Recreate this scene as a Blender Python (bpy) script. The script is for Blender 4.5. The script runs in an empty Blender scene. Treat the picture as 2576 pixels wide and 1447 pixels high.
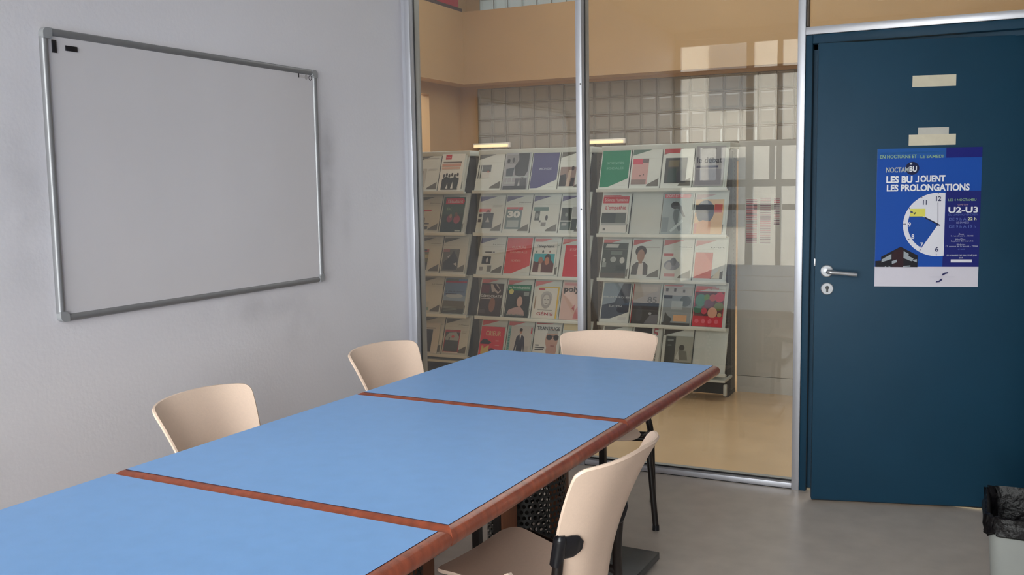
import bpy, bmesh, math, random
from mathutils import Matrix, Vector
random.seed(7)
PI = math.pi
S = bpy.context.scene
COL = S.collection

# ------------------------------------------------------------------ camera, world, lights, exposure
YAW, PITCH, ROLL, FPX = -0.4504, -0.1046, -0.0154, 2455.75
CAM = Vector((2.8771, -4.6533, 1.4527))
fw = Vector((math.sin(YAW)*math.cos(PITCH), math.cos(YAW)*math.cos(PITCH), math.sin(PITCH)))
r0 = Vector((math.cos(YAW), -math.sin(YAW), 0)); u0 = r0.cross(fw)
rt = math.cos(ROLL)*r0 + math.sin(ROLL)*u0
up = -math.sin(ROLL)*r0 + math.cos(ROLL)*u0
cd = bpy.data.cameras.new('camera'); cam = bpy.data.objects.new('camera', cd); COL.objects.link(cam)
cd.sensor_width = 36; cd.lens = FPX/2576*36; cd.clip_start = 0.02; cd.clip_end = 200
cam.matrix_world = Matrix(((rt.x, up.x, -fw.x, CAM.x), (rt.y, up.y, -fw.y, CAM.y), (rt.z, up.z, -fw.z, CAM.z), (0, 0, 0, 1)))
S.camera = cam
w = bpy.data.worlds.new('overcast_sky'); S.world = w; w.use_nodes = True
bg = w.node_tree.nodes['Background']; bg.inputs[0].default_value = (0.965, 0.985, 1.0, 1); bg.inputs[1].default_value = 21.0
S.view_settings.view_transform = 'Standard'; S.view_settings.look = 'None'
S.view_settings.exposure = 0.0; S.view_settings.gamma = 1.0; S.view_settings.use_curve_mapping = False
S.cycles.use_denoising = True
S.cycles.max_bounces = 10; S.cycles.transparent_max_bounces = 16
S.cycles.sample_clamp_indirect = 6.0

def area(name, loc, aim, sx, sy, energy, col):
    l = bpy.data.lights.new(name, 'AREA'); l.shape = 'RECTANGLE'; l.size = sx; l.size_y = sy
    l.energy = energy; l.color = col
    o = bpy.data.objects.new(name, l); COL.objects.link(o); o.location = loc
    o.rotation_euler = (Vector(aim)-Vector(loc)).to_track_quat('-Z', 'Y').to_euler()
    return o
wl = area('window_daylight', (1.575, -5.31, 1.6), (1.575, 0, 1.6), 3.15, 2.56, 1, (1, 1, 1)); wl.data.cycles.is_portal = True
area('hall_ceiling_light', (0.6, 3.4, 4.75), (0.6, 3.4, 0), 6.0, 4.5, 270, (0.985, 1.0, 0.975))
area('side_room_light', (-4.6, 5.6, 2.9), (-4.8, 5.6, 0), 0.8, 1.5, 120, (1.0, 0.96, 0.86))

# ------------------------------------------------------------------ materials
def lin(c):
    def f(x):
        x /= 255.0
        return x/12.92 if x <= .04045 else ((x+.055)/1.055)**2.4
    return (f(c[0]), f(c[1]), f(c[2]), 1)
MATS = {}
def mat(name, c, rough=.5, metal=0., spec=.5, noise=None, bump=None, emit=None, coat=0.):
    """noise=(scale, amount, stretch) varies the colour; bump=(scale, strength)"""
    if name in MATS: return MATS[name]
    m = bpy.data.materials.new(name); m.use_nodes = True; nt = m.node_tree; b = nt.nodes['Principled BSDF']
    b.inputs['Base Color'].default_value = lin(c); b.inputs['Roughness'].default_value = rough
    b.inputs['Metallic'].default_value = metal; b.inputs['Specular IOR Level'].default_value = spec
    if coat: b.inputs['Coat Weight'].default_value = coat; b.inputs['Coat Roughness'].default_value = .12
    if noise or bump:
        tc = nt.nodes.new('ShaderNodeTexCoord'); mp = nt.nodes.new('ShaderNodeMapping')
        nt.links.new(tc.outputs['Object'], mp.inputs[0])
    if noise:
        mp.inputs['Scale'].default_value = noise[2] if len(noise) > 2 else (1, 1, 1)
        n = nt.nodes.new('ShaderNodeTexNoise'); n.inputs['Scale'].default_value = noise[0]; n.inputs['Detail'].default_value = 5
        nt.links.new(mp.outputs[0], n.inputs['Vector'])
        r = nt.nodes.new('ShaderNodeValToRGB'); L = lin(c); a = noise[1]
        r.color_ramp.elements[0].position = .3; r.color_ramp.elements[1].position = .7
        r.color_ramp.elements[0].color = tuple(max(0, x*(1-a)) for x in L[:3])+(1,)
        r.color_ramp.elements[1].color = tuple(min(1, x*(1+a)) for x in L[:3])+(1,)
        nt.links.new(n.outputs['Fac'], r.inputs[0]); nt.links.new(r.outputs[0], b.inputs['Base Color'])
    if bump:
        n2 = nt.nodes.new('ShaderNodeTexNoise'); n2.inputs['Scale'].default_value = bump[0]; n2.inputs['Detail'].default_value = 4
        nt.links.new(mp.outputs[0], n2.inputs['Vector'])
        bp = nt.nodes.new('ShaderNodeBump'); bp.inputs['Strength'].default_value = bump[1]; bp.inputs['Distance'].default_value = .01
        nt.links.new(n2.outputs['Fac'], bp.inputs['Height']); nt.links.new(bp.outputs[0], b.inputs['Normal'])
    if emit:
        b.inputs['Emission Color'].default_value = lin(c); b.inputs['Emission Strength'].default_value = emit
    MATS[name] = m
    return m
def ink(c):
    return mat('ink_%02x%02x%02x' % tuple(c), c, .55, spec=.3)
def glass_mat(name, haze, tint=(240, 241, 240), ior=1.56):
    m = bpy.data.materials.new(name); m.use_nodes = True; nt = m.node_tree; nt.nodes.clear()
    out = nt.nodes.new('ShaderNodeOutputMaterial'); fr = nt.nodes.new('ShaderNodeFresnel'); fr.inputs[0].default_value = ior
    tr = nt.nodes.new('ShaderNodeBsdfTransparent'); tr.inputs[0].default_value = lin(tint)
    gl = nt.nodes.new('ShaderNodeBsdfGlossy'); gl.inputs['Roughness'].default_value = .004
    df = nt.nodes.new('ShaderNodeBsdfDiffuse'); df.inputs[0].default_value = (.8, .8, .78, 1)
    m1 = nt.nodes.new('ShaderNodeMixShader'); m2 = nt.nodes.new('ShaderNodeMixShader'); m1.inputs[0].default_value = haze
    nt.links.new(tr.outputs[0], m1.inputs[1]); nt.links.new(df.outputs[0], m1.inputs[2])
    nt.links.new(fr.outputs[0], m2.inputs[0]); nt.links.new(m1.outputs[0], m2.inputs[1]); nt.links.new(gl.outputs[0], m2.inputs[2])
    nt.links.new(m2.outputs[0], out.inputs[0])
    return m
GLASS = glass_mat('dusty_window_glass', .018)
GLASS2 = glass_mat('clear_window_glass', .01)
def block_mat(name, c, transl, rough=.12):
    m = bpy.data.materials.new(name); m.use_nodes = True; nt = m.node_tree; b = nt.nodes['Principled BSDF']; out = nt.nodes['Material Output']
    b.inputs['Base Color'].default_value = lin(c); b.inputs['Roughness'].default_value = rough; b.inputs['Coat Weight'].default_value = .5
    t = nt.nodes.new('ShaderNodeBsdfTranslucent'); t.inputs[0].default_value = (.8, .92, .93, 1)
    x = nt.nodes.new('ShaderNodeMixShader'); x.inputs[0].default_value = transl
    nt.links.new(b.outputs[0], x.inputs[1]); nt.links.new(t.outputs[0], x.inputs[2]); nt.links.new(x.outputs[0], out.inputs[0])
    return m

def wall_left_mat():
    m = bpy.data.materials.new('white_plaster_with_smudges'); m.use_nodes = True; nt = m.node_tree; b = nt.nodes['Principled BSDF']
    b.inputs['Roughness'].default_value = .62; b.inputs['Specular IOR Level'].default_value = .25
    tc = nt.nodes.new('ShaderNodeTexCoord'); n = nt.nodes.new('ShaderNodeTexNoise'); n.inputs['Scale'].default_value = 5; n.inputs['Detail'].default_value = 7
    nt.links.new(tc.outputs['Object'], n.inputs['Vector'])
    sep = nt.nodes.new('ShaderNodeSeparateXYZ'); nt.links.new(tc.outputs['Object'], sep.inputs[0])
    def M(op, a, bb):
        k = nt.nodes.new('ShaderNodeMath'); k.operation = op
        for i, v in enumerate((a, bb)):
            if isinstance(v, (int, float)): k.inputs[i].default_value = v
            else: nt.links.new(v, k.inputs[i])
        return k.outputs[0]
    tot = None
    for (y, z, sy, sz, a) in ((-.74, 1.5, .07, .28, .42), (-2.42, 1.45, .09, .40, .22), (-1.3, .93, .45, .07, .20), (-1.0, .80, .25, .12, .16), (-.60, 1.3, .05, .16, .2)):
        dy = M('DIVIDE', M('SUBTRACT', sep.outputs[1], y), sy); dz = M('DIVIDE', M('SUBTRACT', sep.outputs[2], z), sz)
        g = M('MULTIPLY', M('POWER', 2.718, M('MULTIPLY', M('ADD', M('MULTIPLY', dy, dy), M('MULTIPLY', dz, dz)), -1.)), a)
        tot = g if tot is None else M('ADD', tot, g)
    k = M('MULTIPLY', tot, M('MULTIPLY', M('SUBTRACT', n.outputs['Fac'], .28), 2.5))
    mix = nt.nodes.new('ShaderNodeMix'); mix.data_type = 'RGBA'; mix.clamp_factor = True
    mix.inputs[6].default_value = lin((226, 223, 229)); mix.inputs[7].default_value = lin((110, 108, 112))
    nt.links.new(k, mix.inputs[0]); nt.links.new(mix.outputs[2], b.inputs['Base Color'])
    n2 = nt.nodes.new('ShaderNodeTexNoise'); n2.inputs['Scale'].default_value = 60
    bp = nt.nodes.new('ShaderNodeBump'); bp.inputs['Strength'].default_value = .06; bp.inputs['Distance'].default_value = .01
    nt.links.new(tc.outputs['Object'], n2.inputs['Vector']); nt.links.new(n2.outputs['Fac'], bp.inputs['Height']); nt.links.new(bp.outputs[0], b.inputs['Normal'])
    return m

WALL = mat('white_paint', (226, 225, 226), .6, noise=(3, .03), bump=(60, .06))
CEIL = mat('ceiling_paint', (215, 213, 208), .8, bump=(40, .1))
LINO = mat('grey_linoleum', (204, 192, 181), .3, noise=(9, .07), bump=(25, .03))
LINO2 = mat('beige_linoleum', (232, 200, 158), .2, noise=(4, .06))
BEIGE = mat('beige_wall_paint', (170, 140, 99), .7, noise=(2, .04), bump=(50, .05))
ALU = mat('satin_aluminium', (196, 197, 205), .38, metal=.55, bump=(90, .02))
ALUD = mat('grey_aluminium', (150, 152, 150), .45, metal=.4, noise=(30, .05))
GASKET = mat('black_rubber', (22, 20, 24), .6, bump=(80, .05))
TEAL = mat('teal_door_paint', (20, 62, 86), .55, spec=.3, noise=(3, .05), bump=(45, .05))
STEEL = mat('brushed_steel', (205, 207, 212), .28, metal=.9, noise=(60, .05))
WHITEMETAL = mat('pale_grey_enamel', (218, 224, 218), .4, noise=(8, .03))
DARKVOID = mat('dark_enamel_and_shade', (58, 54, 46), .6, noise=(8, .1))  # dark tone carries the shade inside and beneath the racks
POSTG = mat('grey_rack_upright', (104, 104, 98), .5, metal=.2, noise=(20, .08))
BLUE = mat('blue_laminate', (136, 185, 244), .36, noise=(18, .025), spec=.25)
LAMEDGE = mat('dark_laminate_edge', (38, 26, 48), .5, noise=(20, .1))
WOOD = mat('reddish_stained_wood', (148, 72, 46), .32, noise=(5, .28, (9, 9, .9)), bump=(40, .08), coat=.4)
WOOD2 = mat('brown_stained_wood', (138, 88, 62), .5, noise=(6, .2, (8, 8, .8)), bump=(40, .08))
SHELL = mat('peach_cream_plastic', (236, 209, 189), .42, noise=(120, .02), bump=(220, .04))
BLK = mat('black_plastic', (22, 22, 27), .3, bump=(90, .03))
BLKTUBE = mat('black_brown_steel_tube', (26, 18, 16), .4, noise=(30, .1))
GREYSTEEL = mat('grey_painted_steel', (72, 74, 76), .38, noise=(14, .12))
PERF = mat('perforated_dark_steel', (52, 52, 52), .4, metal=.3, noise=(40, .1))
PAPER = mat('white_card', (222, 228, 222), .5, noise=(25, .02))
BOARD = mat('whiteboard_enamel', (216, 212, 216), .17, noise=(2, .02))
TAPE = mat('cream_masking_tape', (214, 206, 184), .6, noise=(20, .05), bump=(60, .1))
BLOCK = block_mat('dim_lit_glass_block', (150, 146, 138), .05)  # lower blocks: same glass, made greyer for the dim space behind
BLOCKUP = block_mat('daylit_glass_block', (170, 176, 176), .17)  # upper blocks: paler, more translucent copy for the daylight behind
MORTAR = mat('grey_mortar', (112, 106, 96), .8, noise=(20, .1))

# ------------------------------------------------------------------ mesh helpers
class MB:
    def __init__(s): s.v = []; s.f = []; s.m = []; s.mats = []; s.sm = []
    def mi(s, m):
        if m not in s.mats: s.mats.append(m)
        return s.mats.index(m)
    def add(s, vs, fs, m, smooth=False):
        b = len(s.v); s.v += [tuple(v) for v in vs]; k = s.mi(m)
        for f in fs: s.f.append([b+i for i in f]); s.m.append(k); s.sm.append(smooth)
        return s
    def box(s, a, b, m, top=None):
        (x0, y0, z0), (x1, y1, z1) = a, b
        vs = [(x0, y0, z0), (x1, y0, z0), (x1, y1, z0), (x0, y1, z0), (x0, y0, z1), (x1, y0, z1), (x1, y1, z1), (x0, y1, z1)]
        s.add(vs, [(3, 2, 1, 0), (0, 1, 5, 4), (1, 2, 6, 5), (2, 3, 7, 6), (3, 0, 4, 7)], m)
        s.add([vs[i] for i in (4, 5, 6, 7)], [(0, 1, 2, 3)], top or m)
        return s
    def bbox(s, a, b, m, bev=.003, seg=2, smooth=True):
        bm = bmesh.new(); bmesh.ops.create_cube(bm, size=1)
        for v in bm.verts: v.co = Vector([(a[i]+b[i])/2+v.co[i]*(b[i]-a[i]) for i in range(3)])
        bmesh.ops.bevel(bm, geom=bm.edges[:], offset=bev, segments=seg, profile=.5, affect='EDGES')
        bm.verts.index_update()
        s.add([v.co for v in bm.verts], [[v.index for v in f.verts] for f in bm.faces], m, smooth); bm.free()
        return s
    def tube(s, pts, r, m, n=10, cap=True, smooth=True):
        pts = [Vector(p) for p in pts]; rr = r if isinstance(r, (list, tuple)) else [r]*len(pts)
        vs = []; fs = []; prev = None
        for i, p in enumerate(pts):
            d = (pts[min(i+1, len(pts)-1)]-pts[max(i-1, 0)]).normalized()
            if prev is None:
                a = d.orthogonal().normalized()
            else:
                a = (prev-d*prev.dot(d)).normalized()
            prev = a; bb = d.cross(a)
            for k in range(n):
                t = 2*PI*k/n; vs.append(p+(a*math.cos(t)+bb*math.sin(t))*rr[i])
        for i in range(len(pts)-1):
            for k in range(n):
                fs.append((i*n+k, i*n+(k+1) % n, (i+1)*n+(k+1) % n, (i+1)*n+k))
        s.add(vs, fs, m, smooth)
        if cap:
            s.add(vs[:n], [tuple(range(n))[::-1]], m); s.add(vs[-n:], [tuple(range(n))], m)
        return s
    def poly(s, pts, z, m):
        s.add([(p[0], p[1], z) for p in pts], [tuple(range(len(pts)))], m); return s
    def build(s, name, parent=None, mw=None):
        me = bpy.data.meshes.new(name); me.from_pydata(s.v, [], s.f)
        for m in s.mats: me.materials.append(m)
        me.polygons.foreach_set('material_index', s.m); me.polygons.foreach_set('use_smooth', s.sm); me.update()
        if any(s.sm) and hasattr(me, 'set_sharp_from_angle'): me.set_sharp_from_angle(angle=.7)
        o = bpy.data.objects.new(name, me); COL.objects.link(o)
        if parent: o.parent = parent
        if mw is not None: o.matrix_world = mw
        return o
def curve_pts(ps, n=6):
    """Catmull-Rom through points"""
    ps = [Vector(p) for p in ps]; out = []
    for i in range(len(ps)-1):
        a, b, c, d = ps[max(i-1, 0)], ps[i], ps[i+1], ps[min(i+2, len(ps)-1)]
        for k in range(n):
            t = k/n
            out.append(.5*((2*b)+(c-a)*t+(2*a-5*b+4*c-d)*t*t+(3*b-a-3*c+d)*t**3))
    out.append(ps[-1]); return out
def empty(name, loc=(0, 0, 0), rz=0, mw=None):
    o = bpy.data.objects.new(name, None); COL.objects.link(o); o.empty_display_size = .05
    if mw is not None: o.matrix_world = mw
    else: o.location = loc; o.rotation_euler = (0, 0, rz)
    return o
def tag(o, label=None, cat=None, group=None, kind=None):
    if label: o['label'] = label
    if cat: o['category'] = cat
    if group: o['group'] = group
    if kind: o['kind'] = kind
    return o
def struct(o, label=None): o['kind'] = 'structure'; return o
def copy_tree(o, parent=None):
    c = o.copy(); COL.objects.link(c)
    if parent: c.parent = parent
    for ch in list(o.children): copy_tree(ch, c)
    return c
def frame(o, ex, ey):
    ex = Vector(ex).normalized(); ey = Vector(ey).normalized(); ez = ex.cross(ey); o = Vector(o)
    return Matrix(((ex.x, ey.x, ez.x, o.x), (ex.y, ey.y, ez.y, o.y), (ex.z, ey.z, ez.z, o.z), (0, 0, 0, 1)))
_tx = {}
def text_geo(body, bold=0.):
    k = (body, bold)
    if k not in _tx:
        cu = bpy.data.curves.new('t', 'FONT'); cu.body = body; cu.size = 1; cu.offset = bold; cu.resolution_u = 3
        o = bpy.data.objects.new('t', cu); me = bpy.data.meshes.new_from_object(o)
        vs = [v.co.copy() for v in me.vertices]; fs = [tuple(p.vertices) for p in me.polygons]
        if body.isupper() and not set(body) & set('QÇ,'): vs = [Vector((v.x, max(v.y, -.012), 0)) for v in vs]
        bpy.data.objects.remove(o); bpy.data.meshes.remove(me); bpy.data.curves.remove(cu)
        x0 = min(v.x for v in vs); x1 = max(v.x for v in vs); y0 = min(v.y for v in vs); y1 = max(v.y for v in vs)
        _tx[k] = ([((v.x-x0)/max(x1-x0, 1e-6), (v.y-y0)/max(y1-y0, 1e-6)) for v in vs], fs)
    return _tx[k]
def put_text(mb, body, x0, y0, x1, y1, z, m, bold=0., rot=0):
    """text stretched into the rectangle; rot=1 reads downwards, rot=2 upwards"""
    vs, fs = text_geo(body, bold); out = []
    for (a, b) in vs:
        if rot == 1: a, b = b, 1-a
        elif rot == 2: a, b = 1-b, a
        out.append((x0+a*(x1-x0), y0+b*(y1-y0), z))
    mb.add(out, fs, m)

# ------------------------------------------------------------------ setting: meeting room
RX, RY, RH = 3.45, -5.15, 2.95           # right wall, back wall, ceiling
struct(MB().box((-.12, RY-.2, -.1), (RX+.15, .055, 0), LINO).build('floor'))
struct(MB().box((-.18, RY-.2, -.1), (0, -.0, 5.0), wall_left_mat()).build('wall_left'))
struct(MB().box((RX, RY-.2, -.1), (RX+.15, .0, RH+.1), WALL).build('wall_right'))
struct(MB().box((0, RY-.2, RH), (RX, .0, RH+.12), CEIL).build('ceiling'))
# back wall round a wide window (behind the camera, seen in the glass)
bw = MB(); bw.box((0, RY-.18, 0), (RX, RY, .32), WALL); bw.box((0, RY-.18, 2.88), (RX, RY, RH), WALL); bw.box((3.15, RY-.18, .32), (RX, RY, 2.88), WALL)
struct(bw.build('wall_back'))
wn = struct(empty('window_1'))
wf = MB(); FR = mat('white_window_frame', (228, 228, 226), .4, noise=(20, .02))
for (x0, x1) in ((0, .05), (.72, .79), (1.02, 1.07), (1.52, 1.6), (2.3, 2.38), (3.1, 3.15)): wf.box((x0, RY-.13, .32), (x1, RY-.06, 2.88), FR)
for (z0, z1) in ((.32, .38), (1.40, 1.47), (1.80, 1.86), (2.50, 2.57), (2.82, 2.88)): wf.box((.05, RY-.125, z0), (3.1, RY-.065, z1), FR)
for x in (.20, .42, .95, 1.28): wf.box((x, RY-.12, 1.47), (x+.05, RY-.07, 1.80), FR)
wf.build('window_frame', wn)
MB().box((.02, RY-.10, .35), (3.12, RY-.092, 2.85), GLASS2).build('pane', wn)
MB().bbox((.0, RY-.06, .30), (3.15, RY+.03, .325), FR, .004).build('window_sill', wn)
MB().box((-.0, RY-.75, 1.15), (3.3, RY-.71, 1.21), mat('dark_outer_railing', (40, 34, 34), .5, noise=(9, .1))).build('railing', wn)
ob = MB(); ob.box((-14, -17, -4), (-.6, -14, 9), mat('added_facade_paint', (176, 170, 160), .9, noise=(1, .1)))  # unseen facade added outside to dim what the glass reflects
for i in range(9):
    for j in range(4): ob.box((-13.5+i*1.45, -14.0, .6+j*2.2), (-12.7+i*1.45, -13.96, 1.9+j*2.2), mat('outer_window_dark', (88, 92, 96), .3, noise=(1, .2)))
struct(ob.build('added_facade'))
struct(MB().box((-30, -40, -4.1), (40, RY-.3, -4.0), mat('outdoor_paving', (120, 118, 110), .9, noise=(3, .1))).build('ground'))

# glazed partition at y = 0
def post(name, x0, x1, z1, left=False):
    e = struct(empty(name))
    MB().bbox((x0, -.045, 0), (x1, -.002, z1), ALU, .002).build('front_profile', e)
    MB().box((x0+.004, -.002, 0), (x1+.003, .006, z1), GASKET).build('gasket', e)
    MB().bbox((x0, .006, 0), (x1+.001, .06, z1), ALUD, .002).build('rear_profile', e)
    return e
p = post('trim_1', .026, .058, RH)
MB().box((0, -.03, 0), (.024, -.001, RH), ALU).build('wall_flange', p)
MB().box((.024, -.028, 0), (.0285, -.004, RH), GASKET).build('joint', p)
p = post('trim_2', 1.019, 1.051, RH)
for z in (1.949, 1.325, .6, 2.5):
    sc = MB(); sc.tube([(1.045, -.047, z), (1.045, -.0445, z)], .0045, GREYSTEEL, 10); sc.build('screw', p)
post('trim_3', 2.098, 2.132, RH)
br = struct(empty('trim_4'))
for (x0, x1) in ((.058, 1.019), (1.051, 2.098)):
    MB().bbox((x0, -.04, .004), (x1, -.002, .03), ALU, .002).build('bottom_rail', br)
    MB().box((x0, -.036, 0), (x1, -.002, .004), GASKET).build('floor_seal', br)
    MB().box((x0, -.006, .03), (x1, .008, .034), GASKET).build('gasket', br)
    MB().box((x0, .008, 0), (x1, .055, .03), ALUD).build('rear_rail', br)
tb = struct(empty('trim_5'))
MB().bbox((2.132, -.045, 2.103), (RX, -.002, 2.137), ALU, .002).build('transom_bar', tb)
MB().box((2.132, -.004, 2.137), (RX, .006, 2.141), GASKET).build('gasket', tb)
MB().box((2.137, -.04, 2.141), (2.143, .004, RH), mat('brown_shadow_strip', (92, 78, 66), .5, noise=(20, .1))).build('shadow_strip', tb)  # brown strip stands in for the narrow shadow beside the post
gw = struct(empty('window_2'))
for (x0, x1, z0, z1) in ((.05, 1.03, .03, RH), (1.045, 2.105, .03, RH), (2.128, RX, 2.135, RH)):
    MB().box((x0, -.003, z0), (x1, .003, z1), GLASS).build('pane', gw)

# door: frame and leaf standing a little ajar
fr = struct(empty('door_1'))
jm = MB(); jm.bbox((2.133, -.04, 0), (2.163, .07, 2.1), TEAL, .003); jm.box((2.163, .005, 0), (2.188, .07, 2.1), TEAL); jm.build('jamb', fr)
jm = MB(); jm.bbox((3.125, -.04, 0), (3.16, .07, 2.1), TEAL, .003); jm.build('jamb', fr)
jm = MB(); jm.bbox((2.163, -.04, 2.062), (3.125, .07, 2.102), TEAL, .003); jm.box((2.163, .005, 2.04), (3.125, .07, 2.062), TEAL); jm.build('head', fr)
MB().box((2.163, -.012, 0), (3.125, .055, .006), mat('brass_threshold', (176, 158, 130), .4, metal=.4, noise=(30, .1))).build('threshold', fr)
struct(MB().box((3.16, -.045, 0), (RX, .055, 2.102), WALL).build('wall_front'))
DOOR = frame((2.211, -.187, 0), (.9696, .2447, 0), (0, 0, 1))
dl = struct(empty('door_2', mw=DOOR))
MB().bbox((0, .012, -.04), (.93, 2.043, 0), TEAL, .002).build('leaf', dl)
MB().box((.002, .008, -.036), (.928, .012, -.004), GASKET).build('bottom_seal', dl)
rs = MB(); rs.tube([(.05, 1.053, 0), (.05, 1.053, .008), (.05, 1.053, .010)], [.027, .027, .023], STEEL, 28); rose = rs.build('handle_rose', dl)
lv = MB(); lv.tube(curve_pts([(.05, 1.053, .008), (.05, 1.053, .045), (.056, 1.053, .056), (.075, 1.051, .058), (.17, 1.042, .056)], 5), [.0095]*20+[.009], STEEL, 12)
lv.build('door_handle', dl)
es = MB(); es.tube([(.052, .975, 0), (.052, .975, .008), (.052, .975, .010)], [.027, .027, .024], STEEL, 28); eo = es.build('escutcheon', dl)
kh = MB(); kh.tube([(.052, .980, .0095), (.052, .980, .012)], .0085, GREYSTEEL, 16); kh.box((.0475, .960, .0095), (.0565, .978, .0118), GREYSTEEL); kh.box((.0508, .968, .0118), (.0532, .985, .0124), GASKET); kh.build('lock_cylinder', eo)
MB().bbox((-.005, 1.075, -.012), (.003, 1.108, .003), STEEL, .001).build('latch', dl)
for z in (.25, 1.8):
    MB().tube([(.936, z, .004), (.936, z+.09, .004)], .008, STEEL, 10).build('hinge', dl)

# ------------------------------------------------------------------ setting: hall beyond the glass
HX0, HX1, HY, HH = -3.1, 6.0, 6.4, 5.2
struct(MB().box((-5.2, .055, -.1), (HX1, 7.3, 0), LINO2).build('floor'))
struct(MB().box((-5.2, .0, HH), (HX1, 9.2, HH+.1), CEIL).build('ceiling'))
struct(MB().box((HX1, .06, 0), (HX1+.1, 9.2, HH), BEIGE).build('wall_hall_right'))
nw = MB(); nw.box((-5.2, .0, 0), (-.18, .06, HH), BEIGE); nw.box((0, .0, RH), (HX1, .06, HH), BEIGE); nw.box((RX, .0, 0), (HX1, .06, RH), BEIGE); nw.box((-.18, 0, 0), (.0, .06, HH), BEIGE)
struct(nw.build('wall_hall_front'))
# beam (L shaped) over the recessed lower walls
bmz0, bmz1 = 2.727, 3.62
be = MB(); be.box((HX0, HY, bmz0), (HX1, HY+.45, bmz1), BEIGE); be.box((HX0-.45, .06, bmz0), (HX0, HY+.45, bmz1), BEIGE)
struct(be.build('trim_6'))
# lower left wall with a lit opening
lw = MB(); LX = HX0-.22
lw.box((LX-.12, 5.9, 0), (LX, 6.85, bmz0), BEIGE); lw.box((LX-.12, .06, 0), (LX, 4.6, bmz0), BEIGE); lw.box((LX-.12, 4.6, 2.58), (LX, 5.9, bmz0), BEIGE)
struct(lw.build('wall_hall_left'))
sr = MB(); sr.box((-5.2, 3.5, 0), (-5.1, 7.3, 3.2), BEIGE); sr.box((-5.2, 7.2, 0), (LX-.1, 7.3, 3.2), BEIGE); sr.box((-5.2, 3.5, 3.1), (LX-.1, 7.3, 3.2), CEIL); sr.box((-5.2, 3.4, 0), (LX-.1, 3.5, 3.2), BEIGE)
struct(sr.build('wall_side_room'))
# lower back wall with the glass block window
BX0, BZ0, BZ1, BY = -3.07, 1.69, 2.69, 6.7
NB = 24
bw2 = MB(); bw2.box((LX, BY, 0), (HX1, BY+.14, BZ0), BEIGE); bw2.box((LX, BY, BZ0), (BX0, BY+.14, bmz0), BEIGE); bw2.box((BX0+NB*.2, BY, BZ0), (HX1, BY+.14, bmz0), BEIGE)
bw2.box((BX0, BY, BZ1), (BX0+NB*.2, BY+.14, bmz0), BEIGE); bw2.box((LX, BY-.0, bmz1), (-3.02, BY+.14, HH), BEIGE); bw2.box((2.0, BY, bmz1), (HX1, BY+.14, HH), BEIGE); bw2.box((-3.02, BY, 4.7), (2.0, BY+.14, HH), BEIGE)
bw2.box((-5.2, BY+2.3, -.1), (HX1, BY+2.4, 3.4), mat('added_outer_wall', (150, 148, 140), .8, noise=(2, .1)))  # unseen wall added to keep sky light off the lower blocks
struct(bw2.build('wall_hall_back'))
def block_mesh(m):
    b = MB(); a, c, d = .0955, .082, .030          # half size, half size of the face, sunk face depth
    ring = lambda h, y: [(-h, y, -h), (h, y, -h), (h, y, h), (-h, y, h)]
    vs = ring(a, .05)+ring(a, -.036)+ring(a-.006, -.040)+ring(c, -.022)+ring(c-.02, -.026)
    fs = [(0, 1, 2, 3)]
    for k in range(4):
        for i in range(4): fs.append((k*4+i, (k+1)*4+i, (k+1)*4+(i+1) % 4, k*4+(i+1) % 4)[::-1] if True else None)
    fs.append((16, 17, 18, 19))
    b.add(vs, fs, m); return b
def block_window(name, x0, z0, nx, nz, m):
    e = struct(empty(name)); me = None
    g = MB()
    for i in range(nx+1): g.box((x0+i*.2-.005, BY+.02, z0), (x0+i*.2+.005, BY+.09, z0+nz*.2), MORTAR)
    for j in range(nz+1): g.box((x0, BY+.018, z0+j*.2-.005), (x0+nx*.2, BY+.092, z0+j*.2+.005), MORTAR)
    g.build('mortar_joints', e)['kind'] = 'stuff'
    for i in range(nx):
        for j in range(nz):
            if me is None: o = block_mesh(m).build('glass_block', e); me = o.data
            else:
                o = bpy.data.objects.new('glass_block', me); COL.objects.link(o); o.parent = e
            o.location = (x0+i*.2+.1, BY+.05, z0+j*.2+.1)
    return e
block_window('window_3', BX0, BZ0, NB, 5, BLOCK)
block_window('window_4', -3.02, bmz1, 25, 5, BLOCKUP)
# red panels high on the left wall of the hall
rp = empty('red_wall_panel', (HX0-.105, 4.0, bmz1+.001))
tag(rp, 'row of red panels in a dark frame above the beige beam', 'panel')
REDP = mat('red_panel', (170, 22, 44), .4, noise=(6, .1)); DKF = mat('dark_brown_frame', (64, 40, 30), .5, noise=(9, .1))
g = MB(); g.box((0, -3.6, 0), (.09, 2.42, .045), DKF); g.box((0, -3.6, 1.1), (.09, 2.42, 1.2), DKF); g.build('frame', rp)
for k in range(10):
    y = 2.40-.60*(k+1)
    MB().bbox((.02, y+.02, .045), (.06, y+.58, 1.1), REDP, .004).build('panel', rp)
    MB().box((.0, y-.02, .045), (.075, y+.02, 1.1), DKF).build('mullion', rp)
struct(MB().box((HX0-.45, .06, bmz1), (HX0-.106, 6.84, HH), BEIGE).build('wall_hall_left_upper'))
# strip lights on the hall wall under the glass blocks
TUBE = mat('warm_lamp_diffuser', (255, 226, 176), .4, emit=1.1)
for (x0, x1, t) in ((-3.12, -2.60, 'warm strip light on hall wall under the first glass blocks'), (-1.62, -1.05, 'warm strip light on hall wall seen just right of the middle post')):
    e = empty('strip_light', (x0, BY-.06, 1.935)); tag(e, t, 'lamp', 'strip lights under the glass blocks')
    MB().bbox((0, .02, 0), (x1-x0, .06, .06), FR, .004).build('housing', e)
    MB().bbox((.02, -.012, .005), (x1-x0-.02, .02, .04), TUBE, .006).build('diffuser', e)

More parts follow.
